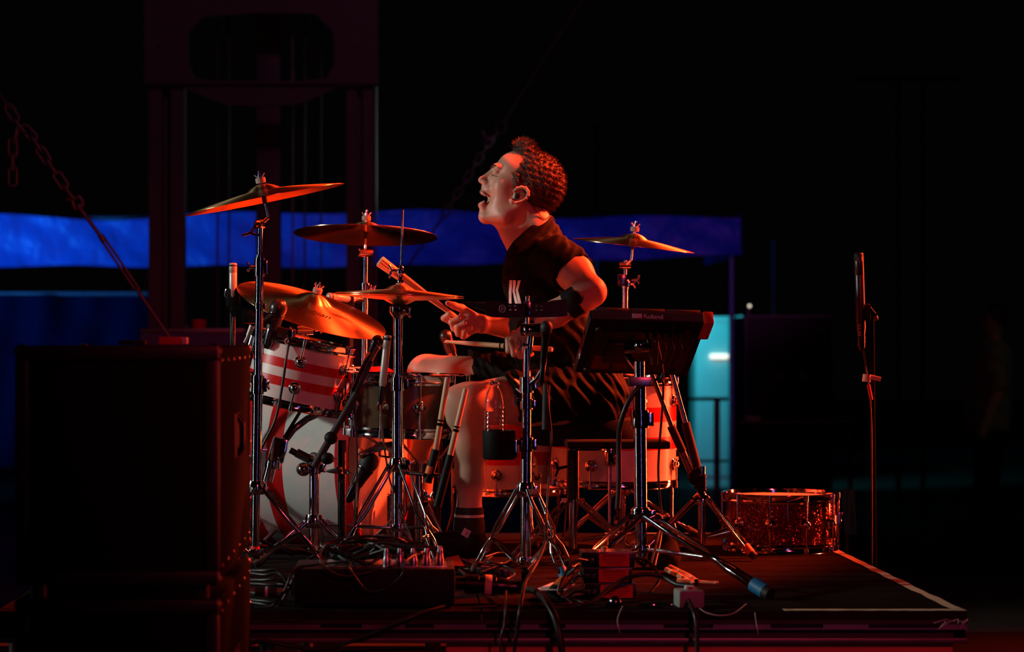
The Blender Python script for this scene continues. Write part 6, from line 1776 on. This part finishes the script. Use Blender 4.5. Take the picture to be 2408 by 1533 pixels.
# cables over the front of the riser
fY = YF - .02
cable('thick black cable slanting down the riser front from the stage box', [W(1045, 1426, YF + .03), W(1005, 1437, YF - .004), W(970, 1450, fY - .004), W(930, 1466, fY - .01), W(850, 1500, fY - .012), W(760, 1526, fY - .012), W(690, 1520, fY - .01), W(610, 1508, fY - .01), (px2x(560), fY + .0, .30)], .0055)
cable('thin grey cable dropping over the riser front below the percussion stand', [W(1284, 1210, 6.36), W(1283, 1270, 6.25), W(1262, 1325, 6.05), W(1236, 1370, 5.86), W(1224, 1425, 5.76), W(1215, 1490, 5.75), W(1209, 1560, 5.75), (W(1209, 1560, 5.75).x, 5.7, .01)], .0048)
cable('thin black cable dropping over the riser front from the multipin connector', [W(1190, 1390, 5.94), W(1189, 1420, 5.79), W(1186, 1470, 5.76), W(1176, 1530, 5.75), (W(1170, 1600, 5.75).x, 5.72, .01)], .0032)
cable('black cable dropping over the riser front from the grey adapter', [W(1620, 1412, 5.86), W(1629, 1432, 5.79), W(1637, 1462, 5.76), W(1640, 1540, 5.75), (W(1642, 1600, 5.75).x, 5.72, .01)], .0058)
cable('long dark red lit cable arching over the deck to the grey adapter', [W(1360, 1425, 5.86), W(1398, 1412, 5.90), W(1430, 1385, 5.95), W(1470, 1360, 6.0), W(1520, 1350, 6.02), W(1560, 1357, 6.02), W(1592, 1374, 5.98), W(1625, 1378, 5.95)], .0062)
cable('black cable curling from the signal boxes to the pad stand foot', [W(1488, 1310, 6.12), W(1520, 1318, 6.12), W(1545, 1345, 6.08), W(1548, 1368, 6.02), W(1530, 1392, 5.97)], .0045)
cable('thin cable lying flat along the front edge of the deck', [W(1110, 1428, 5.86), W(1200, 1424, 5.87), W(1300, 1428, 5.86), W(1360, 1425, 5.87)], .0035)
cable('pale thread sagging over the riser edge by the blue taped foot', [W(1645, 1430, 5.79), W(1660, 1440, 5.78), W(1690, 1447, 5.77), W(1725, 1442, 5.78), W(1755, 1420, 5.85)], .0012, 'white_tape', name='thread')
cable('short pale thread hanging off the riser edge below the signal boxes', [W(1464, 1425, 5.81), W(1455, 1445, 5.785), W(1452, 1462, 5.785), W(1458, 1488, 5.785)], .0010, 'white_tape', name='thread')
cable('short pale thread hanging off the riser edge below the blue taped foot', [W(1775, 1440, 5.79), W(1778, 1462, 5.785), W(1783, 1490, 5.785)], .0010, 'white_tape', name='thread')
cable('dark cable hanging below the sampling pad beside the pole', [W(1545, 800, 6.38), W(1560, 905, 6.45), W(1548, 1100, 6.55), W(1556, 1240, 6.6), W(1540, 1330, 6.45)], .0035)
cable('thin dark cable running up the pad stand leg', [W(1530, 1330, 6.15), W(1548, 1260, 6.4), W(1555, 1215, 6.5), W(1520, 1205, 6.45)], .0035)
cable('looped cable lying on the deck between the stands', [W(1130, 1345, 6.3), W(1180, 1330, 6.4), W(1210, 1350, 6.3), W(1170, 1368, 6.15), W(1110, 1362, 6.15), W(1080, 1340, 6.3)], .004)
cable('coiled cable on the deck below the drink holder', [W(1140, 1310, 6.55), W(1175, 1300, 6.6), W(1205, 1310, 6.6), W(1180, 1325, 6.5), W(1145, 1320, 6.5), W(1160, 1306, 6.6)], .004)
cable('cable running from the snare area to the stage box', [W(1060, 1340, 6.5), W(1020, 1330, 6.4), W(1000, 1322, 6.25), W(985, 1312, 6.05)], .004)

# ------------------------------------------------------------------ signal boxes with red labels
for k in range(3):
    dY_, hgt = 6.08, .040
    z0 = ZR + k * .0415; x0, x1 = px2x((1375, 1372, 1368)[k], dY_), px2x((1496, 1487, 1492)[k], dY_)
    t = thing('signal_box', ('black signal box with red label, bottom of the stack of three', 'black signal box with red label, middle of the stack of three', 'black signal box with red label, top of the stack of three')[k], 'signal box', ((x0 + x1) / 2, dY_ + .05, z0), 'stacked signal boxes')
    mk('body', 'black_metal', t, 'box', ((x0 + x1) / 2, dY_ + .05, z0 + hgt / 2), (x1 - x0, .10, hgt), None, .002)
    lx0, lx1 = px2x((1412, 1408, 1409)[k], dY_), px2x((1488, 1478, 1480)[k], dY_)
    lb = mk('label', 'red_label', t, 'box', ((lx0 + lx1) / 2, dY_ - .0006, z0 + hgt * .5), (lx1 - lx0, .0012, hgt * .84), smooth=False)
    mb = MB()
    for j in range(5):
        ww = (lx1 - lx0) * (.75, .85, .8, .6, .45)[j]
        mb.box(((lx0 + lx1) / 2, dY_ - .0014, z0 + hgt * (.80 - j * .145)), (ww, .0004, .0016 if j else .0030))
    part('small_print', mb, 'label_ink', lb, smooth=False)
    for j in (0, 1):
        mb = MB(); px_ = x0 + .012 + j * .016; mb.tube([(px_, dY_, z0 + .02), (px_ - .004, dY_ - .02, z0 + .02)], .0055, 10); part('jack', mb, 'steel', t)
    mb = MB(); mb.box(((x0 + x1) / 2, dY_ + .05, z0 + hgt + .0004), (x1 - x0 - .004, .096, .0012)); part('lid', mb, 'steel', t, smooth=False)
for k in range(3):
    z = ZR + .02 + k * .0415; x = px2x(1378, 6.06)
    cable('black lead plugged into the left of the signal box stack, ' + ('lowest', 'middle', 'highest')[k], [(x + .004, 6.06, z), (x - .03, 6.03, z + .004), (x - .06, 6.0, z - .01 - k * .01), (x - .075, 5.98, ZR + .02), (x - .05 + .03 * k, 5.93, ZR + .006), (x - .12 - .03 * k, 5.9, ZR + .006)], .0036, group='leads into the signal boxes')
mb = MB(); pz = ZR + .125; mb.tube([W(1421, 1300, 6.13), W(1421, 1286, 6.13)], [.006, .004], 10); mb.ball(W(1421, 1288, 6.13), (.010, .008, .005), 10)
tag(part('lever_nut', mb, 'gold_pad', None, loc=W(1421, 1296, 6.13)), 'small brass wing nut standing on the top signal box', 'wing nut')

# adapter, plug, knob, sticks and scraps on the deck
ad = thing('power_adapter', 'pale grey power adapter on the riser edge', 'adapter', W(1622, 1430, 5.88))
axx = px2x(1622, 5.88)
mk('body', 'grey_box', ad, 'box', (axx, 5.90, ZR + .023), (.066, .07, .045), Matrix.Rotation(R(6), 3, 'Z'), .006)
mk('plug_block', 'white_tape', ad, 'box', (axx + .002, 5.90, ZR + .049), (.024, .03, .010), None, .002)
mk('socket', 'red_tape', ad, 'box', (axx + .002, 5.884, ZR + .049), (.012, .002, .006), smooth=False)
jp = thing('jack_plug', 'long metal jack plug lying on the deck beside the adapter', 'plug', W(1525, 1420, 5.86))
zj = ZR + .009; xj = px2x(1472, 5.86)
mk('sleeve', 'chrome', jp, 'lathe', [(0, 0), (.003, .001), (.003, .028), (.0065, .03), (.0065, .048), (.0075, .05), (.0075, .088), (.005, .092), (.004, .118), (0, .119)], (xj, 5.86, zj), (1, .03, 0), n=18)
kb = thing('castor_knob', 'shiny round knob lying beside the jack plug', 'knob', W(1444, 1425, 5.86))
mk('ball', 'dark_chrome', kb, 'ball', (px2x(1446, 5.86), 5.86, ZR + .016), .0165, 18)
mk('collar', 'chrome', kb, 'lathe', [(.006, 0), (.012, 0), (.012, .008), (.006, .008)], (px2x(1432, 5.86), 5.855, ZR + .008), (-1, 0, -.2), n=16)
def floor_stick(lab, a, b):
    A = W(*a, FPX * .676 / (a[1] - PY0)); B = W(*b, FPX * .676 / (b[1] - PY0)); A.z = B.z = ZR + .009
    stick('drumstick', lab, A, B, .0078, 'sticks lying on the deck', tip=True)
floor_stick('drumstick lying on the deck pointing right, by the adapter', (1690, 1378), (1600, 1374))
floor_stick('drumstick lying on the deck behind the adapter, upper one', (1640, 1372), (1575, 1340))
floor_stick('drumstick lying on the deck behind the adapter, lower one', (1630, 1378), (1566, 1346))
def scrap(name, lab, pts, Y, m, cat):
    mb = MB(); ids = [mb.vert(W(a, b, Y + dy)) for a, b, dy in pts]; mb.face(*ids[:3]); mb.face(ids[0], ids[2], ids[3])
    ids2 = [mb.vert(Vector(mb.v[i]) + Vector((0, .0015, .0008))) for i in ids]; mb.face(*ids2[:3][::-1]); mb.face(ids2[3], ids2[2], ids2[0])
    n = 4
    for k in range(n): mb.face(ids[k], ids2[k], ids2[(k + 1) % n], ids[(k + 1) % n])
    tag(part(name, mb, m, None, smooth=False, loc=W(pts[0][0], pts[0][1], Y)), lab, cat)
scrap('folded_card', 'bright orange folded card on the deck right of the stage box', [(1048, 1312, 0), (1078, 1306, .05), (1092, 1331, .0), (1066, 1330, -.03)], 6.35, 'orange_tape', 'card')
scrap('paper_scrap', 'flat pale paper on the deck below the percussion stand', [(1255, 1388, .0), (1300, 1370, .15), (1352, 1374, .12), (1330, 1388, 0)], 6.05, 'white_tape', 'paper')
scrap('setlist_sheet', 'pale sheet lying behind the signal boxes', [(1090, 1338, 0), (1120, 1328, .1), (1160, 1330, .1), (1140, 1342, 0)], 6.7, 'felt', 'paper')
# second pedal block and small black box on the deck
bb = thing('foot_switch', 'small black foot switch on the deck below the drink holder', 'foot switch', W(1160, 1345, 6.45))
mk('body', 'black_metal', bb, 'box', (px2x(1160, 6.45), 6.47, ZR + .022), (.09, .09, .044), None, .004)
mk('button', 'chrome', bb, 'cyl', (px2x(1160, 6.45), 6.45, ZR + .044), (px2x(1160, 6.45), 6.45, ZR + .056), .007, None, 12)
bg = thing('shoe_bag', 'limp black bag slumped behind the pad stand pole', 'bag', W(1565, 1320, 6.9))
sd = SDF((px2x(1500, 6.9), 6.7, ZR - .02), (px2x(1620, 6.9), 7.1, ZR + .2), .007)
sd.ell(W(1562, 1310, 6.92), (.05, .06, .045), None, .03); sd.ell(W(1566, 1275, 6.93), (.03, .035, .05), None, .03); sd.cut((0, 0, ZR + .001), (0, 0, -1))
m_ = sd.mesh('bag', bg.location, ['strap_black']); o = bpy.data.objects.new('sack', m_); col.objects.link(o); o.parent = bg
mk('tie', 'rubber', bg, 'lathe', [(.012, -.006), (.022, -.004), (.022, .004), (.012, .006)], W(1568, 1245, 6.93), n=16)

# boxes and crates glimpsed under the riser
for k, (a, b, m, lab) in enumerate(((655, 705, 'orange_tape', 'orange crate under the riser at far left'), (740, 800, 'red_tape', 'dark red box under the riser behind the hanging cable'), (1000, 1035, 'orange_tape', 'narrow orange case under the riser below the stage box'))):
    Yc = 6.6 + .15 * k
    c = mk('storage_box', m, None, 'box', ((px2x(a, Yc) + px2x(b, Yc)) / 2, Yc, .125), (px2x(b, Yc) - px2x(a, Yc), .2, .25), None, .006, loc=(px2x(a, Yc), Yc, 0)); tag(c, lab, 'box')

# ------------------------------------------------------------------ crew member in the dark at far right
cY = 16.0
cr = thing('person', 'dim standing crew member in pale t-shirt at the far right edge', 'person', (TX(2325, cY), cY, -0.4))
sc_ = cY / FPX
def cw(px, py, dy=0): return tuple(W(px, py, cY + dy))
g = SDF((TX(2230, cY), cY - .4, -.42), (TX(2420, cY), cY + .4, 1.45), .012)
g.ell(cw(2338, 752), (.080, .075, .105), None, .02); g.ell(cw(2330, 768), (.06, .05, .06), None, .03); g.cap(cw(2338, 775), cw(2336, 812), .05, .06, .03)
g.ecap(cw(2330, 850), cw(2325, 985), .125, .12, (0, 1, 0), 1.4, .04)
g.chain([(cw(2338, 840, -.19), .055), (cw(2345, 925, -.22), .045), (cw(2318, 1000, -.24), .032), (cw(2308, 1022, -.24), .035)], .02)
g.chain([(cw(2330, 840, .19), .055), (cw(2340, 925, .22), .045), (cw(2300, 990, .2), .032)], .02)
for dy in (-.10, .10): g.chain([(cw(2325, 1000, dy), .10), (cw(2320, 1150, dy), .07), (cw(2326, 1280, dy), .05)], .03); g.cap(cw(2326, 1284, dy), cw(2295, 1292, dy), .045, .04, .02)
m_ = g.mesh('body', cr.location, ['skin']); o = bpy.data.objects.new('body', m_); col.objects.link(o); o.parent = cr
g = SDF((TX(2230, cY), cY - .4, .2), (TX(2420, cY), cY + .4, 1.2), .012)
g.ecap(cw(2330, 845), cw(2322, 995), .145, .15, (0, 1, 0), 1.42, .05); g.cap(cw(2336, 835, -.18), cw(2336, 835, .18), .075, .075, .04)
g.chain([(cw(2338, 838, -.19), .075), (cw(2345, 905, -.22), .068)], .03); g.chain([(cw(2330, 838, .19), .075), (cw(2338, 905, .22), .068)], .03)
g.cut(np.array(cw(2330, 1012)), (0, 0, -1)); g.warp(lambda X, Y, Z: .006 * np.sin(Z * 40 + X * 30))
m_ = g.mesh('shirt', cr.location, ['far_shirt']); o = bpy.data.objects.new('t_shirt', m_); col.objects.link(o); o.parent = cr
g = SDF((TX(2230, cY), cY - .4, -.42), (TX(2420, cY), cY + .4, .65), .012)
g.ecap(cw(2325, 1000), cw(2322, 1040), .13, .12, (0, 1, 0), 1.3, .03)
for dy in (-.10, .10): g.chain([(cw(2325, 1030, dy), .115), (cw(2320, 1150, dy), .085), (cw(2326, 1275, dy), .065)], .03)
m_ = g.mesh('trousers', cr.location, ['far_trousers']); o = bpy.data.objects.new('trousers', m_); col.objects.link(o); o.parent = cr
g = SDF((TX(2290, cY), cY - .2, 1.1), (TX(2400, cY), cY + .2, 1.45), .01)
g.ell(cw(2343, 746), (.086, .082, .10), None, .02); g.ell(cw(2318, 775), (.07, .09, .08), None, .01, 'sub')
m_ = g.mesh('hair', cr.location, ['hair']); o = bpy.data.objects.new('hair', m_); col.objects.link(o); o.parent = cr
